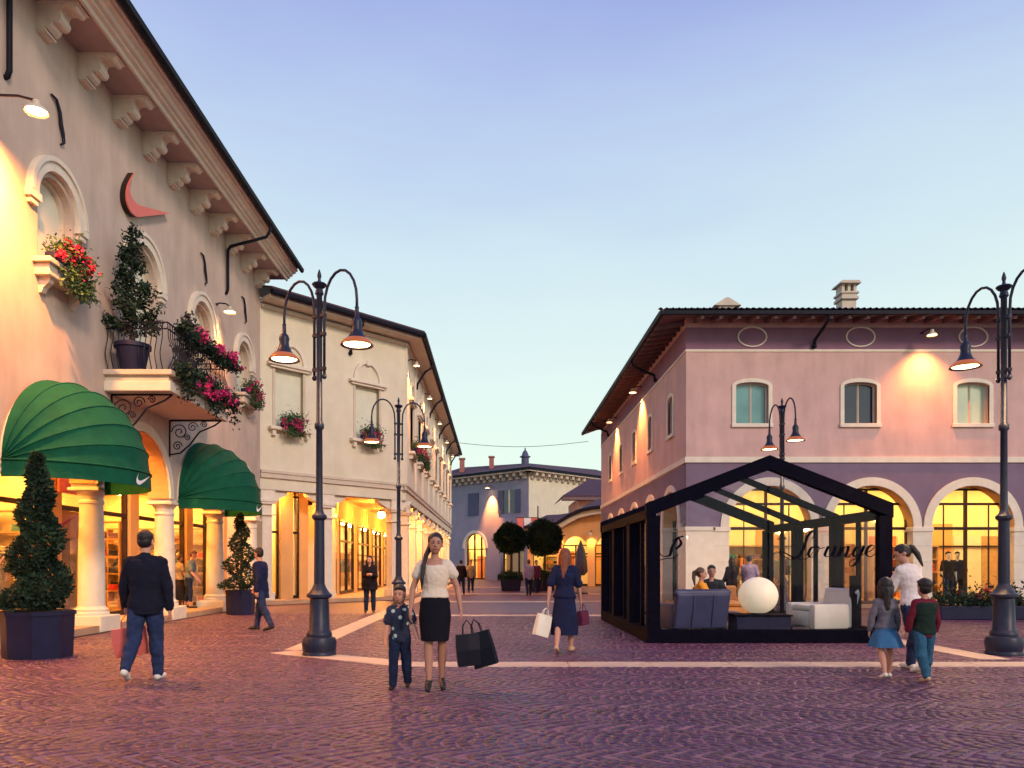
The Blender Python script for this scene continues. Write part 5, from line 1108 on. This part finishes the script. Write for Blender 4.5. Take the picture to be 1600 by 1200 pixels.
    # ---- face
    for s in (-1, 1):
        lpart('eye', MB().ell(hp(s * .0175, -.0475, .002), .0062 * H * hs, .004 * H * hs, .0034 * H * hs, 8, 6, hrm), 'eye_dark', root, True)
        lpart('eyebrow', MB().cap(hp(s * .009, -.051, .0145), hp(s * .027, -.044, .015), .0020 * H * hs, .0014 * H * hs, 6), fit['hair'][0], root, True)
    lpart('mouth', MB().cap(hp(-.012, -.0485, -.035), hp(.012, -.0485, -.035), .0042 * H * hs, .0042 * H * hs, 6), 'lip', root, True)
    # ---- hair
    hm, style = fit['hair']; b = MB()
    b.ell(hc + hrm @ V((0, .014, .030 if style == 'short' else .022)) * H * hs, (.0475 if style == 'short' else .0500) * H * hs, .0565 * H * hs, (.047 if style == 'short' else .0540) * H * hs, 18, 12, hrm)
    if style in ('short',): b.ell(hp(0, .020, .004), .046 * H * hs, .044 * H * hs, .050 * H * hs, 14, 9, hrm); b.ell(hp(.006, -.024, .048), .032 * H * hs, .022 * H * hs, .015 * H * hs, 12, 8, hrm)
    if style in ('bun', 'braid', 'pony'): b.ell(hp(0, .02, .0), .045 * H * hs, .045 * H * hs, .045 * H * hs, 14, 9, hrm)
    if style == 'braid':
        pts = [hp(-.03, .035, -.02), hp(-.055, .0, -.075), J['neck'] + X * -.075 * H + F * .055 * H - U * .03 * H, J['neck'] + X * -.085 * H + F * .075 * H - U * .12 * H, J['neck'] + X * -.085 * H + F * .072 * H - U * .19 * H]
        for p, q, ra, rb_ in zip(pts, pts[1:], (.022, .017, .016, .014), (.017, .016, .014, .006)): b.cap(p, q, ra * H, rb_ * H)
    if style == 'pony':
        pts = [hp(0, .055, .03), hp(0, .085, .015), hp(0, .090, -.05), hp(0, .078, -.14)]
        for p, q, ra, rb_ in zip(pts, pts[1:], (.018, .022, .022), (.022, .022, .008)): b.cap(p, q, ra * H * hs, rb_ * H * hs)
    if style == 'long':
        b.ell(hp(0, .024, -.03), .052 * H * hs, .044 * H * hs, .075 * H * hs, 14, 10, hrm)
        for s in (-1, 1): b.cap(hp(s * .042, .010, .0), J['neck'] + X * s * .052 * H - U * .05 * H - F * .01 * H, .020 * H * hs, .016 * H)
        b.cap(hp(0, .04, -.02), J['neck'] - F * .058 * H - U * .09 * H, .045 * H, .030 * H)
    skin_obj('hair', b, hm, root, vox * .9, 7)
    # ---- garments
    for gar in fit['wear']:
        kind, m = gar[0], gar[1]; o = gar[2] if len(gar) > 2 else {}; b = MB(); inf = o.get('inf', .010) * H
        if kind == 'top':
            torso(b, inf, o.get('hem', -.03), o.get('neck', .292), o.get('sx', 1), o.get('sy', 1), o.get('ext'))
            sl = o.get('sleeve', 1.0)
            if o.get('neck', .292) > .285:
                for i in (0, 1): b.cap(J['neck'] + U * .000 * H - F * .004 * H, J['arm%d' % i][0] - U * .006 * H, .029 * H + inf * .3, .024 * H + inf * .4)
            for i, s in enumerate((-1, 1)):
                sh, e, w_, fr = J['arm%d' % i]; rr_ = o.get('arm', .032 if not fem else .028) * H + inf * .6
                if sl > 0:
                    b.cap(sh - X * s * .022 * H - U * .012 * H, sh.lerp(e, min(1, sl * 2)), rr_ * 1.12, rr_ * (1.12 - .22 * min(1, sl * 2)))
                    if sl > .5: b.cap(e, e.lerp(w_, (sl - .5) * 2), rr_ * .9, rr_ * .72)
            if o.get('collar'): b.cap(J['neck'] - F * .012 * H - U * .012 * H, J['neck'] + U * .012 * H - F * .01 * H, .043 * H, .038 * H)
        elif kind == 'trousers':
            torso(b, inf * 1.0, -.05, o.get('waist', .05))
            for i in (0, 1):
                hip, kn, an, tp_ = J['leg%d' % i]; L = o.get('len', .97); lw = o.get('w', 1.0)
                b.cap(hip, kn, .054 * H + inf * .7, (.038 * H + inf * .6) * lw); b.cap(kn, kn.lerp(an, .35) + V((0, .008 * H, 0)), (.038 * H + inf * .6) * lw, (.037 * H + inf * .5) * lw); b.cap(kn, kn.lerp(an, L), (.037 * H + inf * .5) * lw, (.029 * H + inf * .4) * lw)
        elif kind == 'skirt':
            zt, zb, fl = o.get('waist', .075), o.get('hem', -.24), o.get('flare', 0); rings = []
            for k in range(11):
                t = zt + (zb - zt) * k / 10; a = [x[0] for x in TT]
                rx = float(np.interp(t, a, [x[1] for x in TT])) if t > -.02 else float(np.interp(-t, (.02, .07, .24, .4), (.093, .099 + .0 * t, .099 * (1 - o.get('peg', .12)), .099 * (1 - o.get('peg', .12))))) + fl * max(0, -.0 - t)
                ry = float(np.interp(t, a, [x[2] for x in TT])) if t > -.02 else .064 * (1 + .3 * (-.02 - t) / .22) + fl * max(0, -.0 - t)
                c = P + U * max(t, 0) * H + V((0, 0, min(t, 0) * H)) + V((0, o.get('sweep', 0) * min(t, 0) * H, 0)); ph = o.get('pleat', 0)
                rings.append([c + V((1, 0, 0)) * (rx * H + inf) * (1 + ph * math.cos(k2 * 2 * math.pi / 28 * 7) * k / 10) * math.cos(k2 * 2 * math.pi / 28) + V((0, -1, 0)) * (ry * H + inf) * (1 + ph * math.cos(k2 * 2 * math.pi / 28 * 7) * k / 10) * math.sin(k2 * 2 * math.pi / 28) for k2 in range(28)])
            b.loft(rings); lpart('skirt', b, m, root, True, 50); continue
        elif kind == 'shoes':
            for i, s in enumerate((-1, 1)):
                b = MB(); hip, kn, an, tp_ = J['leg%d' % i]; fd = V((s * .10, -math.cos(tp_), math.sin(tp_))).normalized(); heel = fit.get('heel', 0); hl = an + V((0, .018 * H, -.020 * H))
                toe = an + fd * .100 * H + V((0, 0, -.024 * H - heel * .9)); b.cap(hl, toe, .0245 * H, .018 * H); b.cap(hl.lerp(toe, .6), toe - fd * .01 * H, .024 * H, .020 * H)
                if o.get('high'): b.cap(an, an + V((0, 0, .02 * H)), .026 * H, .025 * H)
                if heel: b.cap(hl + V((0, .006, -.01)), V((hl.x, hl.y + .012, heel * .0 + .012 + max(0, an.z - .040 * H - heel))), .012, .006)
                skin_obj('shoe', b, m, root, vox, 2)
            continue
        elif kind == 'belt': torso(b, inf + .004, .045, .07)
        skin_obj({'top': o.get('name', 'top'), 'trousers': 'trousers'}.get(kind, kind), b, m, root, vox * 1.15, 5)
    return root, J
def wp(root, p): return W(root) @ p
def bag(label, top, rz, w_, h, d, m, handle=.16, tilt=0.0, tiltx=0.0, cat_='shopping bag'):
    mw = Matrix.Translation(top) @ Matrix.Rotation(rz, 4, 'Z') @ Matrix.Rotation(tilt, 4, 'Y') @ Matrix.Rotation(tiltx, 4, 'X')
    root = link('shopping_bag', None, None, mw); tag(root, label, cat_)
    hz = -handle; b = MB(); b.loft([[(x * w_ / 2 * s, y * d / 2 * q, z) for x, y in ((-1, -1), (0, -1.0 - .25 * e), (1, -1), (1, 1), (0, 1 + .25 * e), (-1, 1))] for s, q, z, e in ((.96, 1, hz - h, 0), (1, 1, hz - h * .5, .5), (1.0, .55, hz, 1.2))]); lpart('body', b, m, root)
    for y in (-d * .25, d * .25): lpart('handle', MB().tube([(-w_ * .2, y, hz - .01), (-w_ * .17, y * .6, hz * .4), (0, y * .2, 0.0), (w_ * .17, y * .6, hz * .4), (w_ * .2, y, hz - .01)], .006, 6), m, root)
    return root

walk = lambda a=20, k=18: [(a, 2, 6), (-a, 2, k, -25)]
# woman and boy walking towards the camera
r1, J1 = person('woman in cream top and black pencil skirt walking hand in hand with a boy', (-.70, 8.8, 0), R(4), 1.70, dict(arms=[(4, 17, 8), (-2, 18, 14, 8)], legs=[(6, -2, 3), (-5, -1, 6, -6)], head=(4, -2, 3)),
    dict(hair=('hair_dark', 'braid'), heel=.065, skin='skin_tan', wear=[('top', 'cream_top', dict(sleeve=.22, hem=.055, neck=.270, inf=.015, arm=.027, name='blouse', ext=(.12, .12))), ('skirt', 'skirt_black', dict(waist=.085, hem=-.235, peg=.16)), ('shoes', 'shoe_black')]), .0075, True)
r2, J2 = person('small boy in dark floral shirt holding the hand of the woman', (-1.12, 8.95, 0), R(-3), 1.14, dict(arms=[(6, 8, 10), (12, 14, 22, 18)], legs=[(6, 2, 3), (-7, 2, 8)], head=(-5, 2, -3)),
    dict(hair=('hair_dark', 'short'), grip=.9, wear=[('top', 'floral_shirt', dict(sleeve=.36, hem=-.05, inf=.016, name='shirt', arm=.036)), ('trousers', 'denim_dark', dict(w=1.12)), ('shoes', 'shoe_black')]), .0065, False, True)
hand = wp(r1, J1['hand1'])
bag('black glossy shopping bag carried by the woman, nearer her skirt', hand + Vector((.05, -.02, -.0)), R(10), .27, .36, .14, 'paper_black', .16, R(-4))
bag('larger black shopping bag carried by the woman, tilted outward', hand + Vector((.13, .03, -.0)), R(-14), .27, .40, .13, 'paper_black', .15, R(-17))
# man in dark jacket walking away
r3, J3 = person('man in dark jacket and jeans walking away with a red bag', (-4.36, 9.55, 0), R(188), 1.84, dict(arms=[(2, 9, 8), (12, 12, 12)], legs=[(9, 2, 4), (-14, 1, 30, -30)], head=(-12, 3, 0)),
    dict(hair=('hair_dark', 'short'), wear=[('top', 'jacket_navy', dict(sleeve=.97, hem=-.075, inf=.016, sx=1.06, name='jacket', collar=True, ext=(.05, .14))), ('trousers', 'denim', dict(w=1.05)), ('shoes', 'shoe_white', {})]), .0085)
# walking away: his left arm (+X before turn) hangs on the left of the picture
hand = wp(r3, J3['hand1'])
bag('red paper shopping bag in the hand of the man in the dark jacket', hand + Vector((0, 0, .0)), R(20), .40, .36, .15, 'paper_red', .17, R(-8))
# woman in navy dress with white bag, mid street
r4, J4 = person('woman in long navy dress walking mid street with a white bag', (1.14, 12.75, 0), R(165), 1.69, dict(arms=[(10, 12, 15), (-14, 14, 10)], legs=[(9, 0, 4), (-8, 0, 22, -20)], lean=3, head=(10, 4, 0)),
    dict(hair=('hair_auburn', 'long'), skin='skin', wear=[('top', 'navy_dress', dict(sleeve=.42, hem=.0, inf=.022, name='bodice', arm=.034)), ('skirt', 'navy_dress', dict(waist=.09, hem=-.36, peg=-.25, pleat=.05)), ('shoes', 'shoe_tan')]), .0095, True)
hand = wp(r4, J4['hand1']); bag('white paper bag swinging beside the woman in navy', hand + Vector((-.02, 0, 0)), R(30), .26, .36, .11, 'paper_white', .12, R(16))
hand = wp(r4, J4['hand0']); bag('plum handbag at the right side of the woman in navy', hand + Vector((.02, 0, .05)), R(60), .30, .24, .12, 'plum', .12, 0, 0, 'handbag')
# trio at the right: leaning woman, girl, boy
person('girl with long dark hair and blue skirt walking hand in hand with a boy', (4.96, 9.78, 0), R(170), 1.22, dict(arms=[(8, 10, 10), (0, 14, 12)], legs=[(15, 2, 6), (-15, 2, 20, -20)], head=(0, 4, 0)),
    dict(hair=('hair_dark', 'long'), wear=[('top', 'grey_knit', dict(sleeve=.95, hem=-.0, inf=.014, name='cardigan')), ('skirt', 'blue_skirt', dict(waist=.06, hem=-.19, flare=.34, peg=0, pleat=.06)), ('shoes', 'shoe_white')]), .0075, True, True)
person('boy in dark vest and teal jeans seen from behind', (5.30, 9.5, 0), R(182), 1.20, dict(arms=[(4, 10, 10), (4, 12, 10)], legs=[(12, 2, 5), (-10, 2, 18, -18)], head=(0, 2, 0)),
    dict(hair=('hair_dark', 'short'), wear=[('top', 'red_trim', dict(sleeve=.9, hem=-.07, inf=.014, name='jumper')), ('top', 'dark_green', dict(sleeve=.0, hem=-.045, inf=.024, neck=.285, name='vest')), ('trousers', 'denim_teal', dict(w=1.15)), ('shoes', 'shoe_tan')]), .0075, False, True)
person('woman with ponytail and white top leaning over the children', (5.68, 10.45, 0), R(200), 1.72, dict(arms=[(22, 8, 18), (30, 6, 25)], legs=[(14, 2, 8), (-12, 2, 14, -15)], lean=10, head=(55, 22, 0)),
    dict(hair=('hair_dark', 'pony'), wear=[('top', 'white_top', dict(sleeve=.6, hem=-.06, inf=.018, name='blouse')), ('trousers', 'denim', {}), ('shoes', 'shoe_white')]), .0085, True)
# walkers near the left arcade
person('man in navy coat walking beside the spiral topiary', (-5.20, 17.0, 0), R(-100), 1.80, dict(arms=[(14, 6, 25), (-12, 6, 20)], legs=[(13, 2, 4), (-13, 2, 16, -20)], head=(-20, 8, 0), lean=3),
    dict(hair=('hair_dark', 'short'), wear=[('top', 'navy_dress', dict(sleeve=.97, hem=-.13, inf=.022, name='coat', ext=(.03, .1))), ('trousers', 'denim', {}), ('shoes', 'shoe_black')]), .0105)
person('woman in black coat standing before the lit portico, arms folded', (-3.88, 23.6, 0), R(8), 1.72, dict(arms=[(18, 4, 85, -25), (18, 4, 85, -25)], legs=[(4, 2, 3), (-3, 2, 4)], head=(-15, 6, 0)),
    dict(hair=('hair_dark', 'long'), wear=[('top', 'coat_black', dict(sleeve=.95, hem=-.12, inf=.024, name='coat', ext=(.08, .25))), ('trousers', 'denim_dark', {}), ('shoes', 'shoe_black')]), .012, True)
person('shopper in slate shirt looking into the arcade shop window', (-9.35, 23.4, .15), R(100), 1.74, dict(arms=[(15, 5, 30), (15, 6, 20)], legs=[(8, 3, 6), (-6, 3, 10)], lean=8, head=(0, 10, 0)),
    dict(hair=('hair_brown', 'short'), wear=[('top', 'slate_shirt', dict(sleeve=.4, hem=-.06, inf=.02, name='shirt')), ('trousers', 'denim_dark', dict(len=.6)), ('shoes', 'shoe_black')]), .012)
person('shopper in dark dress beside the arcade shop window', (-9.75, 23.6, .15), R(150), 1.62, dict(arms=[(10, 5, 20), (10, 6, 20)], legs=[(5, 3, 6), (-5, 3, 8)], head=(0, 10, 0)),
    dict(hair=('hair_brown', 'bun'), wear=[('top', 'khaki', dict(sleeve=.3, hem=.0, inf=.014, name='top')), ('skirt', 'coat_black', dict(waist=.07, hem=-.38, flare=.22, peg=0)), ('shoes', 'shoe_tan')]), .012, True)
# seated in the lounge
sit = lambda a0, a1, h: dict(arms=[a0, a1], legs=[(82, 4, 84), (80, 5, 80)], head=h, seat=0.001, hip=.0, lean=-4)
person('woman in orange top seated in the glass lounge', (4.30, 15.95, .57), R(70), 1.68, sit((28, 6, 40), (30, 6, 50), (0, 3, 0)),
    dict(hair=('hair_brown', 'pony'), wear=[('top', 'orange_top', dict(sleeve=.85, hem=-.05, inf=.018, name='jumper')), ('trousers', 'denim_dark', {}), ('shoes', 'shoe_white')]), .010, True)
person('man in dark polo shirt seated facing out of the lounge', (4.62, 16.45, .57), R(-12), 1.78, sit((35, 8, 45, -20), (40, 10, 40, -10), (6, 4, 0)),
    dict(hair=('hair_dark', 'short'), wear=[('top', 'polo_dark', dict(sleeve=.40, hem=-.05, inf=.02, name='polo', collar=True)), ('trousers', 'khaki', {}), ('shoes', 'shoe_black')]), .010)
bn = thing('lounge_bench', 'low dark bench under the seated couple in the lounge', 'bench', (4.45, 16.25, .12))
lpart('seat', MB().bbox(-.55, .60, -.5, .5, .20, .36, .04), 'leather_blue', bn, True, 40)
for sx in (-.5, .62):
    for sy in (-.3, .3): lpart('leg', MB().tube([(sx, sy, .22), (sx, sy, 0)], .025, 8), 'dark_metal', bn)
# standing near the shop behind the lounge
person('woman in dark coat standing behind the lounge before the lit arches', (7.25, 23.6, 0), R(-160), 1.68, dict(arms=[(20, 6, 60), (10, 6, 30)], legs=[(4, 2, 3), (-4, 2, 4)], head=(-30, 8, 0)),
    dict(hair=('hair_dark', 'long'), wear=[('top', 'coat_black', dict(sleeve=.95, hem=-.15, inf=.024, name='coat')), ('trousers', 'denim_dark', {}), ('shoes', 'shoe_black')]), .012, True)
person('man in lilac shirt standing behind the lounge before the lit arches', (7.85, 23.8, 0), R(140), 1.74, dict(arms=[(15, 6, 50), (5, 6, 10)], legs=[(4, 2, 3), (-4, 2, 4)], head=(0, 12, 0)),
    dict(hair=('hair_dark', 'short'), wear=[('top', 'lilac_shirt', dict(sleeve=.4, hem=-.06, inf=.02, name='shirt')), ('trousers', 'denim_dark', {}), ('shoes', 'shoe_black')]), .012)
# far strollers
far = [((-1.75, 38.5, 0), 'distant stroller in dark clothes just right of the cream building', 'coat_black', 'hair_dark', 175), ((-1.35, 41, 0), 'distant stroller with khaki top near the cream building', 'khaki', 'hair_brown', 5),
       ((2.1, 40, 0), 'distant stroller in plum top before the ball trees', 'plum', 'hair_dark', 20), ((1.55, 36.5, 0), 'distant stroller in lilac shirt left of the potted shrub', 'lilac_shirt', 'hair_brown', 190)]
for loc, lab, m, h, a in far:
    person(lab, loc, R(a), 1.72, dict(arms=[(12, 6, 10), (-12, 6, 14)], legs=[(13, 2, 4), (-13, 2, 14, -15)]), dict(hair=(h, 'short'), wear=[('top', m, dict(sleeve=.95, hem=-.07, inf=.02)), ('trousers', 'denim_dark', {}), ('shoes', 'shoe_black')]), .02)
# =================================================================== SHOP DISPLAYS
GC = [('cloth_red', (0.50, 0.05, 0.04)), ('cloth_orange', (0.65, 0.20, 0.04)), ('cloth_navy', (0.02, 0.025, 0.07)), ('cloth_black', (0.012, 0.012, 0.014)), ('cloth_white', (0.72, 0.66, 0.55)), ('cloth_teal', (0.04, 0.20, 0.24)), ('cloth_brown', (0.16, 0.07, 0.03)), ('cloth_violet', (0.16, 0.10, 0.22))]
for n_, c_ in GC: cloth(n_, c_)
COLN = {'cloth_red': 'red', 'cloth_orange': 'orange', 'cloth_navy': 'navy', 'cloth_black': 'black', 'cloth_white': 'white', 'cloth_teal': 'teal', 'cloth_brown': 'brown', 'cloth_violet': 'violet'}
fold = MB(); fold.bbox(-.15, .15, -.12, .12, 0, .06, .02); fold.bbox(-.14, .15, -.12, .11, .062, .12, .02); fold.bbox(-.15, .14, -.11, .12, .122, .17, .02)
FM = {n_: fold.mesh('folded_clothes', n_, True, 40) for n_, _ in GC}
sh_ = MB(); sh_.prism([(-.20, 0), (.20, 0), (.19, .42), (.34, .30), (.40, .38), (.22, .60), (.08, .64), (-.08, .64), (-.22, .60), (-.40, .38), (-.34, .30), (-.19, .42)], 'y', -.035, .035)
HM = {n_: sh_.mesh('hanging_shirt', n_) for n_, _ in GC}
RS = random.Random(5); ORD = ['first', 'second', 'third', 'fourth', 'fifth', 'sixth', 'seventh']
def shelf_unit(M, u, d, z, w_, where, rows=4, rz=0, h=2.1):
    root = link('display_shelf', None, None, M @ TR(u, d, z, rz)); tag(root, 'wooden display shelf standing ' + where, 'shelf')
    for s in (-1, 1): lpart('side_panel', MB().box(s * w_ / 2 - .02, s * w_ / 2 + .02, -.2, .2, 0, h), 'shelf_wood', root)
    for k in range(rows + 1): lpart('board', MB().box(-w_ / 2 + .02, w_ / 2 - .02, -.2, .2, k * (h - .04) / rows, k * (h - .04) / rows + .04), 'shelf_wood', root)
    for k in range(rows):
        n = max(2, int(w_ / .42)); zz = k * (h - .04) / rows + .042
        for i in range(n):
            if RS.random() < .12: continue
            cn = RS.choice(GC)[0]; o = link('folded_clothes', FM[cn], None, W(root) @ TR(-w_ / 2 + w_ * (i + .5) / n, 0, zz, RS.uniform(-.1, .1)))
            tag(o, 'folded %s clothes, %s board, %s, shelf %s' % (COLN[cn], ORD[k], ORD[i], where), 'clothes', 'folded clothes on shop shelves')
def rack(M, u, d, z, w_, where, rz=0, n=6, cols=None):
    root = link('clothes_rack', None, None, M @ TR(u, d, z, rz)); tag(root, 'metal clothes rack ' + where, 'clothes rack')
    lpart('rail', MB().tube([(-w_ / 2, 0, 1.62), (w_ / 2, 0, 1.62)], .014, 6), 'dark_metal', root)
    for s in (-1, 1): lpart('post', MB().tube([(s * w_ / 2, 0, 0), (s * w_ / 2, 0, 1.62)], .016, 6), 'dark_metal', root); lpart('foot', MB().box(s * w_ / 2 - .02, s * w_ / 2 + .02, -.22, .22, 0, .03), 'dark_metal', root)
    for i in range(n):
        cn = (cols or [g_[0] for g_ in GC])[(i * 3 + int(u)) % len(cols or GC)]; o = link('hanging_shirt', HM[cn], None, W(root) @ TR(-w_ / 2 + w_ * (i + .5) / n, 0, .94, R(70) + RS.uniform(-.3, .3)))
        tag(o, '%s shirt, %s on the rack %s' % (COLN[cn], ORD[i], where), 'shirt', 'shirts hanging on shop racks')
def mannequin(M, u, d, z, rz, where, top, bottom, H=1.78):
    p = M @ Vector((u, d, z)); ang = M.to_euler().z + rz
    person('mannequin ' + where, tuple(p), ang, H, dict(arms=[(6, 10, 14), (-4, 12, 10)], legs=[(4, 3, 4), (-3, 3, 4)]), dict(name='mannequin', skin='cloth_white', hair=('cloth_black', 'short'), wear=[('top', top, dict(sleeve=.5, hem=-.07, inf=.02)), ('trousers', bottom, {}), ('shoes', 'shoe_black')]), .016)
# right building, front arches
mannequin(MF, AF[2] + .05, 1.5, .14, 0, 'in dark clothes, left of the pair in the right arch window', 'coat_black', 'navy_dress')
mannequin(MF, AF[2] + .50, 1.7, .14, R(-25), 'in dark clothes, right of the pair in the right arch window', 'navy_dress', 'coat_black')
rack(MF, AF[2] - .95, 1.7, .14, .9, 'at the left of the right arch window', R(25), 6, ['cloth_red', 'cloth_navy', 'cloth_black', 'cloth_red'])
shelf_unit(MF, AF[2] + .3, 5.0, .14, 2.6, 'deep behind the rightmost arch')
shelf_unit(MF, AF[1] - .35, 2.3, .14, 1.5, 'behind the arch right of the lounge', 4)
shelf_unit(MF, AF[1] + 1.2, 5.0, .14, 1.6, 'deep in shop right of lounge')
rack(MF, AF[1] - 1.6, 3.4, .14, 1.0, 'deep in the shop behind the lounge', R(10))
shelf_unit(MF, AF[0] + .9, 5.0, .14, 1.8, 'deep behind the lounge'); rack(MF, AF[0] - .6, 2.6, .14, 1.2, 'seen through the lounge glass', R(-15))
mannequin(MF, AF[0] + .8, 1.6, .14, R(20), 'in teal top in the arch seen through the lounge', 'cloth_teal', 'cloth_brown')
# left arcade
for i, (u, d, wh) in enumerate(((15.9, 5.3, 'under the first awning'), (19.6, 5.3, 'behind the open arch'), (21.8, 5.3, 'left under second awning'), (24.0, 5.3, 'right under second awning'), (26.2, 5.3, 'in the last palace shop window'))): shelf_unit(ML, u, d, .15, 1.9, wh, 5, h=2.5)
rack(ML, 17.9, 2.8, .15, 1.3, 'behind the spiral topiary and first column', R(90), 7); rack(ML, 20.0, 2.3, .15, 1.1, 'just past the man in the dark jacket', R(60), 6); rack(ML, 24.2, 2.6, .15, 1.3, 'under the second awning', R(80), 7)
mannequin(ML, 19.0, 1.9, .15, R(-20), 'in violet top behind the first column', 'cloth_violet', 'cloth_navy'); mannequin(ML, 22.3, 2.0, .15, R(-20), 'in white top under the second awning', 'cloth_white', 'cloth_navy'); mannequin(ML, 25.4, 1.9, .15, R(-20), 'in teal top in the window behind the small topiary', 'cloth_teal', 'cloth_white')
rack(ML, 26.6, 2.5, .15, 1.0, 'in the last palace shop window', R(80), 5)
for i, (u, d, wh) in enumerate(((18.25, 2.5, 'before the first partition, outer'), (18.25, 4.3, 'before the first partition, inner'), (22.9, 3.4, 'midway in the far arcade shop'), (27.15, 2.4, 'at the arcade end, outer'), (27.15, 4.2, 'at the arcade end, inner'), (14.6, 3.6, 'midway in the near arcade shop'))): shelf_unit(ML, u, d, .155, 1.7, wh, 5, R(90), 2.6)
# cream building
mannequin(MA, .55, 1.9, .16, R(10), 'in teal top in the narrow dark-framed window of the cream building', 'cloth_teal', 'cloth_white'); shelf_unit(MA, 1.2, 4.1, .16, 1.9, 'inside the cream building corner shop', 5)
for k in range(4):
    wh = ['in the first street-side portico shop', 'in the second street-side portico shop', 'in the third street-side portico shop', 'in the fourth street-side portico shop'][k]
    rack(MS, 2.7 + 4.4 * k, WS + 1.0, .16, 1.0, wh, R(75), 5); shelf_unit(MS, 3.2 + 4.4 * k, WS + 2.9, .16, 2.0, wh, 4)
# far shops
mannequin(ME1, onleft(752), 1.6, .06, 0, 'in dark clothes in the far grey arch', 'coat_black', 'coat_black', 1.9); shelf_unit(ME1, onleft(735), 3.6, .06, 2.6, 'in the far grey arch', 4, h=2.4)
shelf_unit(MK, 1.4, 2.8, .06, 1.8, 'in the low orange arcade', 4)
# sign letters in the arcade
sg = thing('shop_sign', 'dark red shop sign with white letters under the first awning', 'sign', tuple(ML @ Vector((17.7, 1.0, 3.05))), R(90))
lpart('board', MB().bbox(-.85, .62, -.02, .03, .0, .70, .01), 'coral', sg)
tc_ = bpy.data.curves.new('sign_text', 'FONT'); tc_.body = 'on'; tc_.size = .62; tc_.extrude = .015; tc_.align_x = 'CENTER'
tmp = link('letters_curve', tc_); dg = bpy.context.evaluated_depsgraph_get(); tme = bpy.data.meshes.new_from_object(tmp.evaluated_get(dg)); bpy.data.objects.remove(tmp)
to = link('letters', tme, sg, W(sg) @ Matrix.Translation((-.05, -.04, .2)) @ Matrix.Rotation(R(90), 4, 'X')); to.data.materials.clear(); to.data.materials.append(MATS['white_paint'])
lpart('hanger', MB().tube([(-.6, 0, .7), (-.6, 0, 1.9)], .012, 6), 'dark_metal', sg); lpart('hanger', MB().tube([(.4, 0, .7), (.4, 0, 1.85)], .012, 6), 'dark_metal', sg)
b_ = thing('wall_banner', 'orange banner with a red tick emblem in the arcade shop window', 'banner', tuple(ML @ Vector((17.9, 1.5, 2.1))), R(90))
lpart('cloth', MB().box(-.9, .9, -.01, .01, 0, .62), 'leather_orange', b_); emblem('tick_emblem', ML, 17.35, 2.2, 1.1, 1.47, 1.488, 'petal_red', b_)
